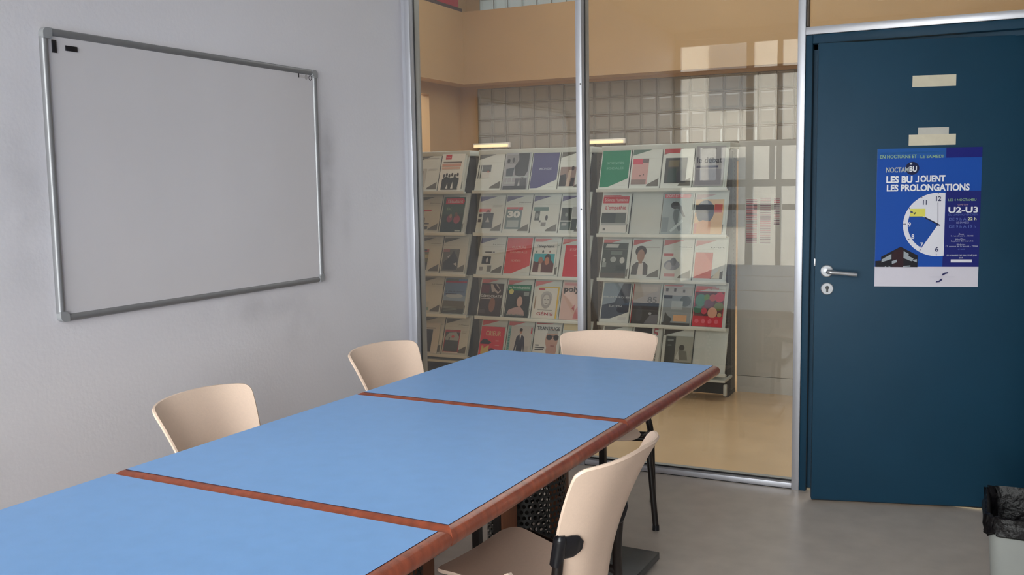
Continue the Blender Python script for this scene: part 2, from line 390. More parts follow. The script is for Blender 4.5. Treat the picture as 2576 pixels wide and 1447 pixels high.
# white cabinet right of the racks, with two lists pinned on
cb = empty('storage_cabinet', (1.364, 2.038, 0)); tag(cb, 'tall plain white cabinet standing right of the magazine racks', 'cabinet')
CABW = mat('off_white_cabinet', (214, 212, 206), .45, noise=(6, .02))
MB().bbox((0, 0, .116), (1.1, .45, 1.725), CABW, .003).build('body', cb)
MB().box((.004, .004, 0), (1.096, .44, .112), CABW).build('plinth', cb)
def sheet(name, mw, wd, ht, m, th=.0006):
    return MB().box((0, 0, 0), (wd, ht, th), m).build(name, mw=mw)
for (x, z0, z1, wd, t) in ((1.415, 1.03, 1.337, .085, 'printed list with pink rows, first of three on the white cabinet'), (1.508, 1.027, 1.341, .083, 'printed list with pink rows, in the middle of three on the white cabinet'), (1.600, 1.155, 1.34, .05, 'short narrow printed list, last of three on the white cabinet')):
    o = sheet('printed_list', frame((x, 2.0375, z0), (1, 0, 0), (0, 0, 1)), wd, z1-z0, PAPER); tag(o, t, 'notice', 'lists on the white cabinet')
    b = MB(); n = int((z1-z0)/.012)
    for k in range(n):
        c = random.choice([(200, 120, 130), (150, 110, 130), (190, 160, 165), (120, 90, 105)])
        b.poly([(.006, .006+k*.012), (wd-.006, .006+k*.012), (wd-.006, .014+k*.012), (.006, .014+k*.012)], .001, ink(c))
    b.build('print', o)['kind'] = 'stuff'

# ------------------------------------------------------------------ magazine racks
LIPZ = [1.415, 1.107, .800, .492, .185]
EY = Vector((0, .10, .27)).normalized(); CW, CH, PITCH_X = .212, .288, .2195
RACKX = [-1.462, -.492, .475]
def make_rack(k, label):
    x = RACKX[k]; e = empty('magazine_rack', (x, 1.70, 0)); tag(e, label, 'rack', 'magazine racks behind the glass')
    W_ = .885
    for z in LIPZ:
        b = MB()
        pv = [(0, 0, z-.004), (W_, 0, z-.004), (W_, .108, z+.29), (0, .108, z+.29), (0, .012, z-.006), (W_, .012, z-.006), (W_, .12, z+.288), (0, .12, z+.288)]
        b.add(pv, [(0, 1, 2, 3), (5, 4, 7, 6), (1, 5, 6, 2), (4, 0, 3, 7), (3, 2, 6, 7), (4, 5, 1, 0)], WHITEMETAL)
        sh = b.build('shelf_panel', e)
        lp = MB(); lp.bbox((-.006, -.022, z-.02), (W_+.012, .014, z-.006), WHITEMETAL, .003); lp.bbox((-.006, -.024, z-.02), (W_+.012, -.018, z+.004), WHITEMETAL, .002); lp.build('lip', sh)
        for c in range(1, 4):
            d = MB(); xx = c*PITCH_X+.002
            d.add([(xx-.002, -.002, z), (xx+.002, -.002, z), (xx+.002, .098, z+.275), (xx-.002, .098, z+.275), (xx-.002, -.006, z), (xx+.002, -.006, z), (xx+.002, .094, z+.275), (xx-.002, .094, z+.275)],
                  [(4, 5, 6, 7), (0, 4, 7, 3), (5, 1, 2, 6), (7, 6, 2, 3)], GASKET if (c+k) % 2 else POSTG); d.build('divider', sh)
    MB().bbox((-.004, .09, 1.672), (W_+.008, .34, 1.712), WHITEMETAL, .004).build('top_cap', e)
    MB().box((.012, .17, .12), (W_-.012, .182, 1.672), DARKVOID).build('back_panel', e)
    for s in (0, 1):
        x0 = .006 if s == 0 else W_-.036
        b = MB(); b.box((x0, .215, .02), (x0+.03, .335, 1.672), POSTG)
        for z in [.12+.028*i for i in range(54)]:
            b.box((x0-.0006, .262, z), (x0+.0306, .274, z+.010), DARKVOID)
        b.build('upright', e)
        f = MB(); f.bbox((x0-.004, .14, .0), (x0+.034, .335, .028), DARKVOID, .004); f.build('foot', e)
        MB().box((x0+.002, .11, .02), (x0+.028, .215, 1.66), DARKVOID).build('side_shade_plate', e)  # dark plate put in for the shade behind the sloped shelves
    MB().bbox((W_-.012, .02, .028), (W_+.008, .05, .105), WHITEMETAL, .003).build('end_tab', e)
    MB().box((.3, .17, .01), (W_-.03, .21, .124), DARKVOID).build('base_shade_box', e)  # dark box standing in for the shade under the rack
    MB().bbox((-.004, -.016, .125), (W_+.008, .20, .143), WHITEMETAL, .003).build('base_shelf', e)
    return e
make_rack(0, 'white magazine rack against the left post, cut by the room wall')
make_rack(1, 'white magazine rack in the middle, ending at the middle post')
make_rack(2, 'white magazine rack right of the middle post, beside the cabinet')

# printed cards and magazines --------------------------------------------------
W_, K_ = (236, 236, 228), (26, 26, 28)
GRY, VIO, RED, PNK, GRN, DGR = (108, 106, 98), (96, 92, 132), (204, 46, 56), (226, 130, 128), (20, 138, 98), (44, 56, 52)
def R(x0, y0, x1, y1, c): return ('p', [(x0, y0), (x1, y0), (x1, y1), (x0, y1)], c)
def P(pts, c): return ('p', pts, c)
def E(cx, cy, rx, ry, c, n=18): return ('p', [(cx+rx*math.cos(2*PI*i/n), cy+ry*math.sin(2*PI*i/n)) for i in range(n)], c)
def T(s, x0, y0, x1, y1, c, bold=.01, rot=0): return ('t', s, (x0, y0, x1, y1), c, bold, rot)
def person(cx, y0, s, coat, skin=(196, 150, 126), hair=(40, 32, 30)):
    return [P([(cx-.5*s, y0), (cx+.5*s, y0), (cx+.46*s, y0+.35*s), (cx+.14*s, y0+.5*s), (cx-.14*s, y0+.5*s), (cx-.46*s, y0+.35*s)], coat),
            E(cx, y0+.82*s, .25*s, .26*s, hair), E(cx, y0+.74*s, .2*s, .24*s, skin), R(cx-.08*s, y0+.42*s, cx+.08*s, y0+.58*s, skin)]
def label(tri, title=None):
    out = [P([(.03, .97), (.68, .97), (.03, .825)], tri), P([(.56, .05), (.955, .05), (.955, .25), (.59, .10)], GRY), R(.03, .745, .96, .749, (190, 190, 182))]
    if title: out.append(T(title, .52, .785, .95, .815, (70, 70, 70), .0))
    return out
def lines(x0, x1, y, n, c=(176, 176, 170), dy=.035): return [R(x0, y-i*dy, x1-(.04 if i % 2 else 0), y-i*dy+.012, c) for i in range(n)]
def solid(c): return [P([(.02, .04), (.30, .045), (.965, .26), (.965, .98), (.02, .98)], c), R(.66, .08, .9, .085, (190, 190, 182))]
# a card per cell: (rack, column, row) -> (label, shapes, magazine or None); magazine = (label, x0, y0, x1, y1, paper colour, shapes, lean)
CELLS = {}
def cell(r, c, row, lab, shapes, mag=None): CELLS[(r, c, row)] = (lab, shapes, mag)
L = label
cell(0, 2, 0, 'white card with pale sketch, top row beside the left post', L(GRY)+[R(.02, .12, .48, .62, (196, 196, 190)), R(.1, .3, .36, .56, (160, 160, 156)), E(.24, .52, .08, .05, (110, 110, 108))]+lines(.12, .9, .9, 1)+lines(.55, .9, .6, 2))
cell(0, 3, 0, 'plain white card behind the magazine with dark band of people', L(GRY), ('magazine with red square logo above a dark group of people', .02, 0, .93, 1., W_, [R(.16, .85, .42, .985, RED), T('SOCIAL', .19, .89, .39, .92, (240, 200, 200)), R(.08, .755, .9, .79, (120, 108, 96)), R(.05, .66, .88, .735, (214, 160, 138)), R(.06, .585, .86, .64, (218, 176, 152))]+[E(.2+.12*i, .40+.03*(i % 2), .045, .05, (60, 48, 40)) for i in range(6)]+[P([(.14, .05), (.84, .05), (.88, .32), (.7, .37), (.5, .33), (.3, .38), (.14, .3)], (46, 44, 34)), P([(.34, .05), (.44, .05), (.4, .2)], W_), P([(.56, .05), (.66, .05), (.62, .24)], W_), R(.14, .02, .86, .05, (50, 46, 40))], 0))
cell(1, 0, 0, 'white card with number eleven beside a small grey photo', L(GRY)+[T('11', .06, .32, .17, .68, K_, .02), R(.2, .5, .54, .68, (104, 108, 108)), R(.2, .34, .5, .5, (214, 212, 206)), R(.4, .48, .48, .52, (190, 110, 100))])
cell(1, 1, 0, 'plain card hidden behind the black and white crowd photo', L(GRY), ('magazine with black and white street crowd behind barriers', .03, .0, .97, .98, (170, 172, 178), [P([(.5, .98), (.95, .98), (.95, .5), (.8, .3), (.45, .4), (.4, .62), (.55, .8)], (64, 66, 70)), R(.05, .7, .5, .95, (150, 150, 152)), P([(.08, .56), (.4, .6), (.36, .36), (.1, .36)], (76, 86, 96)), E(.14, .78, .06, .06, (50, 50, 54)), E(.33, .8, .05, .07, (70, 70, 74)), R(.06, .33, .96, .355, (196, 206, 210)), R(.06, .16, .5, .2, (190, 194, 196)), R(.16, .16, .19, .34, (196, 206, 210)), R(.34, .16, .37, .34, (196, 206, 210)), R(.5, .02, .95, .3, (88, 92, 100)), P([(.6, .05), (.72, .05), (.66, .28)], (200, 200, 204)), R(.04, .0, .96, .1, (60, 62, 68))], 0))
cell(1, 2, 0, 'violet blue section card with one white word', solid((84, 82, 134))+[T('MONDE', .3, .515, .74, .575, (186, 188, 214), .01)])
cell(1, 3, 0, 'white card with small photo of figures, top row beside middle post', L(GRY)+[R(.04, .08, .6, .58, (150, 128, 120)), P([(.04, .08), (.3, .08), (.26, .4), (.04, .36)], (54, 50, 50)), P([(.28, .08), (.4, .08), (.44, .5), (.34, .5)], (208, 190, 176)), P([(.42, .08), (.56, .08), (.58, .3), (.46, .3)], (48, 46, 50)), E(.48, .54, .05, .06, (70, 60, 60))])
cell(2, 0, 0, 'green section card reading sciences sociales', solid(GRN)+[T('SCIENCES', .2, .62, .78, .675, (130, 196, 170), .01), T('SOCIALES', .2, .49, .78, .545, (130, 196, 170), .01)])
cell(2, 1, 0, 'white card with pink magazine picture and green corner', L((96, 124, 108))+[R(.05, .1, .58, .74, (214, 168, 164)), R(.05, .6, .38, .74, (214, 84, 104)), R(.38, .64, .58, .74, (120, 104, 104)), R(.05, .1, .54, .22, (150, 130, 124)), R(.3, .3, .36, .33, (90, 80, 80)), R(.42, .32, .46, .35, (90, 80, 80))])
cell(2, 2, 0, 'white card with dark photo under a small red block', L((150, 90, 90))+[R(.05, .86, .55, .98, (190, 84, 88)), R(.1, .12, .8, .74, (72, 76, 74)), P([(.2, .14), (.5, .14), (.46, .5), (.22, .46)], (48, 70, 66)), P([(.5, .14), (.78, .14), (.78, .5), (.5, .38)], (56, 58, 66)), R(.2, .52, .55, .68, (120, 112, 90))])
cell(2, 3, 0, 'plain card behind the grey review, last of top row', L(GRY), ('grey review with black script title, last of top row', .03, .02, .95, 1., (176, 176, 180), [T('le débat', .06, .58, .92, .72, (34, 34, 54), .015), R(.06, .54, .92, .552, (210, 210, 212)), R(.06, .46, .8, .51, (70, 70, 96)), R(.05, .04, .93, .42, (150, 150, 160)), R(.2, .93, .7, .95, (90, 90, 90))], 0))
cell(0, 2, 1, 'white card with red heading above a bust in a dark suit', L(GRY, 'Alternatives')+[R(.04, .575, .62, .62, (214, 64, 70))]+person(.24, .27, .34, (34, 36, 40), (206, 180, 160))+[R(.06, .22, .6, .245, (60, 60, 60)), R(.06, .08, .56, .16, (84, 86, 84))])
cell(0, 3, 1, 'plain card behind the green student magazine', L(GRY), ("green student magazine with red title banner and two people", .06, .0, .93, .95, (64, 86, 66), [P([(.1, .80), (.92, .80), (.97, .88), (.92, .97), (.1, .97)], (222, 44, 66)), T("l'Etudiant", .2, .83, .9, .93, (246, 210, 210), .012), R(.02, .0, .98, .28, (30, 50, 44)), P([(.02, .28), (.98, .28), (.98, .55), (.5, .5), (.02, .5)], (52, 66, 50)), T('BAC', .2, .62, .44, .70, (150, 176, 140)), E(.38, .38, .13, .10, (150, 66, 84)), E(.72, .36, .15, .12, (168, 76, 90)), E(.42, .46, .06, .06, (176, 140, 116)), E(.66, .50, .07, .07, (120, 84, 64)), R(.7, .02, .95, .05, (200, 210, 206))], 0))
cell(1, 0, 1, 'white card with violet corner and dark photo of a white triangle', L(VIO)+lines(.55, .92, .72, 2)+[R(.05, .55, .5, .64, (224, 120, 120)), P([(.3, .54), (.5, .54), (.4, .62)], (120, 30, 30)), R(.22, .12, .62, .52, (52, 50, 50)), P([(.34, .28), (.5, .28), (.42, .42)], (190, 188, 184)), R(.05, .42, .18, .5, (96, 92, 96)), R(.05, .28, .16, .36, (96, 92, 96))])
cell(1, 1, 1, 'white card with a cover showing large number thirty', L(VIO, 'Revue')+[R(.06, .1, .66, .68, (110, 130, 132)), R(.06, .63, .5, .68, (206, 90, 96)), R(.54, .6, .68, .68, (204, 60, 66)), T('30', .12, .4, .6, .58, (236, 240, 238), .05), R(.14, .15, .58, .33, (176, 190, 190))])
cell(1, 2, 1, 'white card with teal heading and scattered grey boxes', L(VIO)+[R(.06, .58, .6, .68, (110, 140, 138)), R(.12, .33, .3, .58, (82, 92, 92)), E(.2, .45, .06, .07, (150, 156, 154)), E(.56, .4, .05, .07, (60, 60, 66)), R(.38, .18, .56, .28, (140, 140, 138)), R(.3, .28, .36, .33, (100, 100, 104))])
cell(1, 3, 1, 'white card with dark green photo blocks beside middle post', L(VIO)+[R(.05, .33, .42, .66, (52, 62, 58)), E(.24, .48, .05, .05, (130, 140, 130)), R(.44, .4, .64, .68, (176, 180, 178)), R(.05, .08, .42, .30, (70, 92, 88)), R(.44, .08, .64, .38, (48, 60, 60)), R(.1, .2, .28, .26, (170, 176, 174))])
cell(2, 0, 1, 'plain card behind the magazine on empathy', L(RED), ('white magazine with red banner reading on empathy, dark photo below', .05, .02, .93, .94, (226, 226, 220), [R(.0, .8, 1., .99, (206, 54, 66)), T('Sciences Humaines', .06, .85, .95, .94, (240, 206, 200), .01), T("L'empathie", .12, .60, .92, .74, (196, 60, 66), .012), R(.0, .26, .55, .54, (66, 76, 74)), R(.55, .24, .95, .54, (96, 104, 100)), R(.1, .06, .2, .12, (110, 112, 108)), R(.02, .2, .98, .26, (170, 176, 172))], 0))
cell(2, 2, 1, 'plain card behind the pale blue sport magazine', L(PNK), ('pale blue sport magazine with leaping figure and red banner', .02, .0, .97, 1., (168, 184, 188), [P([(.04, .88), (.9, .88), (.94, .93), (.9, .98), (.04, .98)], (224, 110, 124)), T('SPORT ET VIE', .08, .895, .66, .965, (244, 232, 230), .012), E(.42, .7, .15, .09, (58, 62, 66)), P([(.3, .66), (.62, .7), (.72, .52), (.8, .42), (.74, .4), (.62, .52), (.56, .6)], (86, 94, 102)), P([(.4, .6), (.58, .6), (.56, .3), (.7, .1), (.62, .06), (.46, .26), (.36, .44)], (120, 134, 142)), P([(.3, .08), (.36, .04), (.74, .3), (.7, .36)], (206, 222, 226)), R(.02, .04, .24, .4, (140, 156, 160))], 0))
cell(2, 3, 1, 'white card with pink corner behind the orange magazine', L((206, 176, 178)), ('orange magazine cover with large dark blue round shape', .04, .0, .93, .84, (232, 190, 142), [E(.36, .64, .32, .34, (70, 80, 108)), R(.0, .62, .66, .84, (40, 46, 66)), R(.68, .62, .96, .86, (202, 84, 76)), P([(.02, .02), (.6, .02), (.6, .36), (.3, .4), (.02, .3)], (226, 164, 120)), R(.02, .02, .1, .3, (214, 140, 130))], 0))
cell(0, 2, 2, 'white card with green and yellow landscape picture', L(GRY, 'Géographie')+[R(.03, .08, .48, .64, (120, 124, 88)), R(.03, .57, .48, .64, (176, 70, 60)), R(.2, .60, .4, .64, (40, 40, 40)), R(.03, .4, .48, .5, (190, 186, 130)), R(.03, .08, .48, .28, (70, 74, 64))])
cell(0, 3, 2, 'white card with grey photo of dark diagonal shape', L(GRY)+[R(.04, .06, .70, .66, (116, 116, 112)), P([(.1, .1), (.66, .1), (.66, .4), (.46, .62), (.34, .44), (.1, .3)], (62, 64, 68)), P([(.5, .26), (.64, .2), (.62, .3)], (206, 206, 204)), P([(.22, .44), (.34, .5), (.3, .42)], (210, 208, 206)), R(.04, .58, .3, .66, (170, 120, 120))])
cell(1, 0, 2, 'white card with violet corner and small black photo', L(VIO, 'La revue')+[R(.24, .58, .5, .61, (80, 80, 84)), R(.54, .58, .62, .61, (120, 120, 124)), R(.16, .28, .5, .48, (44, 46, 48)), E(.36, .38, .04, .07, (200, 200, 204)), R(.1, .1, .24, .2, (150, 150, 150)), R(.4, .08, .56, .24, (120, 122, 120))])
cell(1, 1, 2, 'red section card reading culture générale', solid((222, 66, 60))+[T('CULTURE', .22, .71, .76, .765, (240, 170, 156), .01), T('GÉNÉRALE', .17, .58, .82, .645, (240, 170, 156), .01), T('IDÉES', .26, .36, .62, .42, (240, 170, 156), .01)])
cell(1, 2, 2, 'white card with pink corner behind the teal sky magazine', L(PNK, 'Culture'), ('white magazine with script title and people under teal sky', .04, .02, .88, .88, (232, 232, 226), [T("l'éléphant", .12, .80, .9, .91, (40, 40, 44), .012), E(.14, .7, .03, .04, (96, 130, 120)), E(.42, .7, .04, .05, (60, 84, 80)), E(.72, .7, .03, .04, (150, 110, 100)), R(.05, .08, .95, .64, (70, 176, 186)), P([(.05, .08), (.95, .08), (.95, .34), (.8, .46), (.6, .40), (.4, .46), (.2, .38), (.05, .42)], (96, 48, 44)), E(.66, .48, .14, .16, (66, 40, 34)), E(.64, .42, .1, .12, (196, 130, 100)), E(.36, .44, .1, .1, (170, 112, 90)), R(.3, .08, .42, .34, (206, 190, 176))], 0))
cell(1, 3, 2, 'white card with pink corner behind the plain red review', L((226, 130, 128)), ('plain red review with pale title beside middle post', .16, .0, 1.0, .80, (214, 32, 54), [T('ESPRIT', .2, .82, .86, .90, (240, 150, 150), .01), R(.4, .66, .7, .69, (234, 120, 120))], 0))
cell(2, 0, 2, 'white card with pink corner behind the dark green magazine', L(PNK), ('dark green grey magazine with blurred white title', .04, .0, .90, .88, (72, 82, 76), [P([(.1, .86), (.6, .86), (.64, .96), (.14, .96)], (206, 210, 204)), R(.02, .80, .98, .815, (110, 116, 110)), R(.34, .66, .8, .76, (120, 130, 126)), E(.1, .5, .06, .06, (196, 200, 196)), E(.46, .52, .12, .08, (176, 184, 180)), E(.82, .5, .1, .09, (206, 208, 202)), R(.04, .3, .2, .44, (150, 160, 154)), R(.6, .2, .96, .36, (50, 60, 56)), R(.0, .0, 1., .14, (96, 90, 84))], 0))
cell(2, 1, 2, 'white card with cut-out portrait of dark haired man in jacket', L((208, 110, 110))+lines(.4, .94, .77, 1)+[P([(.04, .1), (.60, .1), (.58, .34), (.46, .42), (.2, .42), (.06, .32)], (88, 86, 82)), P([(.24, .1), (.44, .1), (.42, .4), (.28, .4)], (224, 222, 216)), E(.31, .68, .19, .14, (56, 46, 40)), E(.32, .57, .125, .16, (168, 130, 108)), R(.26, .38, .38, .46, (168, 130, 108))])
cell(2, 2, 2, 'white card with grey blue drawing over pink lines', L((208, 130, 130), 'Théâtre')+[R(.05, .58, .36, .64, (200, 110, 112)), E(.34, .36, .26, .13, (150, 156, 166)), E(.38, .44, .1, .1, (120, 126, 138)), E(.24, .33, .1, .1, (190, 190, 196)), R(.12, .08, .46, .15, (212, 160, 160))])
cell(2, 3, 2, 'white card with red and orange faceted picture', L((208, 120, 120), 'Droit')+[R(.04, .06, .60, .68, (214, 100, 84)), P([(.04, .06), (.6, .3), (.6, .06)], (230, 130, 116)), P([(.3, .68), (.6, .4), (.6, .68)], (202, 80, 70)), P([(.6, .06), (.86, .3), (.86, .06)], (226, 218, 196))])
cell(0, 2, 3, 'mostly blank white card with faint teal mark', L(GRY, 'Le mois')+[E(.24, .4, .06, .07, (120, 126, 124)), E(.24, .39, .035, .04, W_), R(.04, .1, .5, .32, (206, 214, 212)), R(.26, .08, .52, .16, (150, 186, 184))])
cell(0, 3, 3, 'plain card behind the blue sky magazine', L(GRY), ('magazine with blue sky above brown fields', .05, .02, .93, .96, (118, 146, 190), [R(.02, .93, .6, .98, (110, 116, 110)), R(.02, .88, .98, .925, (190, 54, 84)), R(.0, .0, 1., .36, (112, 108, 92)), R(.0, .0, 1., .14, (74, 78, 68)), R(.0, .36, 1., .5, (150, 176, 206)), E(.5, .5, .4, .06, (190, 206, 222)), T('la ville de demain', .08, .6, .92, .65, (44, 56, 96), .01), R(.08, .54, .6, .57, (60, 72, 110))]+lines(.08, .7, .18, 4, (150, 160, 140), .04), 0))
cell(1, 0, 3, 'card with pink corner behind the dark brown magazine', L(PNK), ('dark brown magazine reading démocratie in white', .05, .0, .92, .86, (62, 48, 42), [T('DÉMOCRATIE', .04, .57, .98, .66, (236, 232, 228), .012), R(.04, .52, .5, .545, (200, 196, 190)), P([(.4, .98), (.7, .98), (.9, .78), (.78, .68), (.62, .76), (.5, .72)], (196, 180, 170)), P([(.5, .98), (.62, .98), (.86, .8), (.78, .74), (.62, .84)], (58, 30, 26)), R(.02, .7, .38, .96, (104, 40, 44)), E(.58, .34, .14, .22, (150, 104, 78)), R(.05, .08, .3, .2, (86, 76, 70))], 0))
cell(1, 1, 3, 'card with pink corner behind the green banner magazine', L(PNK), ('dark magazine with green banner, portrait of long haired woman', .04, .0, .94, .85, (40, 50, 48), [R(.02, .82, .98, .985, (24, 136, 96)), T('les Inrockuptibles', .06, .85, .94, .95, (216, 236, 226), .012), E(.18, .78, .1, .08, (222, 214, 120)), E(.6, .50, .22, .26, (30, 26, 26)), E(.58, .48, .12, .16, (206, 170, 156)), P([(.08, .06), (.84, .06), (.8, .2), (.64, .32), (.42, .3), (.16, .22)], (190, 160, 156)), T('TWIN PEAKS', .06, .03, .8, .10, (96, 116, 112), .012), R(.72, .66, .94, .78, (150, 160, 156))], 0))
cell(1, 2, 3, 'white card with pink corner behind the yellow edged magazine', L(PNK), ('white magazine with yellow edge, sketched portrait, red word génie', .06, .0, .97, .82, (226, 222, 210), [R(.16, .97, .97, 1., (226, 190, 70)), R(.92, .02, .98, 1., (226, 190, 70)), R(.04, .03, .9, .96, (228, 226, 218)), R(.16, .9, .4, .94, RED), E(.5, .66, .24, .2, (186, 186, 184)), E(.5, .55, .2, .24, (170, 168, 166)), E(.5, .58, .13, .17, (208, 206, 202)), R(.42, .58, .48, .61, (90, 92, 96)), R(.54, .58, .6, .61, (90, 92, 96)), R(.45, .46, .57, .48, (120, 112, 108)), T('GÉNIE', .18, .10, .84, .22, (176, 44, 62), .01), R(.2, .26, .8, .275, (130, 130, 130)), R(.04, .3, .08, .7, (160, 130, 100))], 0))
cell(1, 3, 3, 'plain card behind the pink magazine', L(PNK), ('pale pink magazine with heavy black title and pink figure', .03, .0, .99, .97, (224, 192, 184), [T('poly', .06, .68, .66, .88, (52, 48, 50), .035), P([(.5, .04), (.96, .04), (.94, .44), (.8, .56), (.66, .4), (.56, .24)], (206, 130, 136)), E(.8, .6, .1, .09, (196, 150, 146)), P([(.42, .3), (.54, .42), (.52, .24)], (196, 110, 120)), R(.06, .9, .9, .96, (214, 150, 152))], 0))
cell(2, 0, 3, 'glossy navy section card reading bibliothèques', [P([(.03, .08), (.35, .09), (.965, .27), (.965, .98), (.03, .98)], (48, 64, 84)), P([(.03, .98), (.7, .98), (.46, .5), (.03, .42)], (140, 158, 172)), T('BIBLIOTHÈQUES', .06, .6, .96, .66, (206, 214, 220), .01), T('ÉDITION', .28, .38, .72, .44, (206, 214, 220), .01), R(.62, .06, .9, .14, (206, 208, 208))])  # pale upper corner is a sheen drawn into the print
cell(2, 1, 3, 'plain card behind the grey magazine with number eighty-five', L(PNK), ('grey magazine with dark lower photo and number eighty-five', .04, .0, .95, .97, (186, 180, 174), [R(.0, .0, 1., .52, (52, 54, 58)), R(.02, .8, .9, .94, (200, 192, 186)), T('85', .56, .53, .9, .68, (120, 116, 112), .015), P([(.5, .0), (1., .0), (1., .24), (.7, .22)], (110, 112, 120)), E(.3, .24, .12, .2, (66, 70, 76)), E(.7, .26, .06, .03, (170, 174, 178)), R(.0, .0, .03, 1., (170, 60, 56))], 0))
cell(2, 2, 3, 'plain card behind the misty blue grey magazine', L(PNK), ('misty blue grey magazine with small orange box at its foot', .05, .0, .97, .94, (150, 160, 164), [R(.0, .76, 1., 1., (196, 194, 192)), R(.05, .86, .14, .94, (110, 104, 100)), R(.34, .86, .42, .94, (110, 104, 100)), R(.66, .84, .74, .92, (110, 104, 100)), R(.0, .68, .3, .76, (56, 54, 56)), E(.78, .62, .2, .14, (92, 104, 108)), P([(.06, .06), (.3, .06), (.36, .16), (.2, .24), (.1, .34)], (64, 72, 74)), R(.4, .1, .88, .26, (224, 176, 130)), R(.0, .0, 1., .06, (62, 66, 68)), R(.3, .4, .7, .62, (180, 190, 192))], 0))
cell(2, 3, 3, 'pink strip card behind the vegetable magazine', L(PNK), ('bright red magazine with round green and purple vegetables', .02, .0, .97, .84, (208, 24, 48), [R(.02, .3, .98, .98, (92, 40, 44)), E(.22, .74, .19, .18, (70, 140, 116)), E(.14, .48, .14, .11, (52, 122, 96)), E(.42, .82, .1, .1, (96, 140, 60)), E(.5, .66, .16, .12, (110, 56, 82)), E(.62, .82, .12, .1, (190, 70, 66)), E(.84, .84, .16, .14, (206, 44, 74)), E(.84, .58, .16, .12, (110, 120, 60)), E(.64, .40, .16, .15, (226, 168, 140)), E(.36, .44, .1, .09, (210, 60, 84)), E(.88, .34, .07, .06, (190, 160, 110)), R(.0, .0, 1., .26, (210, 22, 50))]+[E(.14+.22*i, .15, .07, .06, (232, 100, 116)) for i in range(4)]+[T('Papilles', .4, 1.04, .8, 1.13, (206, 110, 116))], 0))
cell(0, 2, 4, 'card with grey corner behind the leaning white magazine', L(GRY, 'Études'), ('white magazine with dark photo of two women, bottom row', .0, .0, .86, .82, (222, 222, 218), [R(.04, .80, .8, .84, (170, 170, 168)), R(.02, .04, .68, .78, (48, 46, 48)), E(.3, .54, .08, .1, (196, 150, 130)), E(.06, .54, .07, .12, (170, 120, 110)), P([(.14, .04), (.6, .04), (.56, .3), (.36, .44), (.2, .38)], (84, 78, 76)), E(.44, .28, .06, .05, (190, 150, 130))], 0))
cell(0, 3, 4, 'white card with red edged picture of a dark landscape', L(GRY, 'Le Magasin')+[R(.04, .06, .66, .66, (190, 60, 76)), R(.07, .08, .63, .6, (76, 80, 78)), P([(.07, .44), (.2, .58), (.5, .6), (.63, .48), (.63, .38), (.07, .38)], (176, 184, 182)), R(.22, .36, .26, .46, (44, 44, 46)), E(.38, .48, .06, .035, (206, 70, 80)), R(.06, .03, .66, .07, (232, 228, 226))]+lines(.72, .92, .62, 2))
cell(1, 0, 4, 'card with red corner behind the red magazine with yellow hand', L((224, 96, 96), 'Critique'), ('red magazine with yellow hand and black hat shape, bottom row', .03, .0, .95, .80, (226, 52, 72), [T('CRIEUR', .22, .70, .86, .86, (238, 196, 150), .02), P([(.02, .46), (.12, .58), (.28, .58), (.5, .48), (.4, .42), (.02, .42)], (40, 28, 40)), P([(.08, .12), (.1, .36), (.18, .36), (.2, .28), (.32, .36), (.42, .38), (.4, .26), (.46, .14), (.3, .04), (.14, .04)], (222, 196, 120)), E(.54, .22, .12, .08, (90, 40, 70)), R(.66, .52, .8, .56, (240, 140, 150)), R(.66, .38, .84, .4, (240, 160, 160))], 0))
cell(1, 1, 4, 'card with pink corner behind the man in suit magazine', L((224, 120, 120)), ('pale magazine with standing man in dark suit, teal side lettering', .03, .0, .97, .86, (206, 204, 200), [R(.02, .0, .13, 1., (150, 196, 190)), T('LITTÉRATURE', .03, .1, .12, .9, (20, 130, 140), .015, 2), P([(.42, .0), (.64, .0), (.66, .42), (.72, .2), (.76, .22), (.70, .66), (.58, .74), (.48, .74), (.38, .66), (.32, .24), (.36, .2), (.42, .42)], (44, 46, 68)), P([(.5, .74), (.58, .74), (.54, .56)], (224, 220, 216)), E(.54, .84, .06, .08, (190, 140, 116)), E(.54, .88, .065, .05, (50, 40, 36)), R(.94, .78, .99, .96, (200, 40, 62)), R(.74, .1, .9, .4, (190, 188, 184))], 0))
cell(1, 2, 4, 'card with red edge behind the sunglasses magazine', L((214, 80, 80)), ('white magazine with large face of bearded man in sunglasses', .02, .0, .99, .94, (222, 224, 220), [T('TRANSFUGE', .08, .83, .96, .93, (48, 50, 54), .012), P([(.36, .02), (.96, .02), (.96, .14), (.7, .2), (.5, .16)], (66, 70, 76)), E(.68, .58, .24, .30, (196, 156, 140)), E(.70, .30, .2, .2, (190, 150, 138)), R(.5, .74, .9, .84, (176, 180, 178)), E(.58, .64, .11, .075, (40, 36, 38)), E(.84, .64, .1, .075, (40, 36, 38)), R(.5, .67, .94, .69, (40, 36, 38)), R(.66, .4, .8, .43, (150, 96, 90)), R(.08, .4, .22, .43, (60, 60, 64)), R(.08, .34, .44, .37, (60, 60, 64)), R(.08, .28, .42, .31, (60, 60, 64))], 0))
cell(1, 3, 4, 'card with pale yellow head, behind the end chair', [R(.02, .82, .97, .98, (230, 214, 170)), R(.05, .1, .5, .6, (150, 146, 140)), P([(.58, .05), (.955, .05), (.955, .20), (.60, .075)], GRY)])
cell(2, 0, 4, 'white card with dark corner hidden by the end chair', L(GRY)+[R(.05, .1, .5, .6, (120, 120, 124))])
cell(2, 1, 4, 'plain card behind the magazine with red side lettering', L(GRY), ('white magazine with red upright lettering beside dark photo', .04, .0, .98, 1., (222, 226, 222), [R(.02, .0, .66, .98, (52, 54, 62)), T('LIVRES', .74, .44, .88, .97, (184, 40, 70), .02, 1), T('HEBDO', .77, .08, .87, .42, (110, 112, 112), .01, 1)], 0))
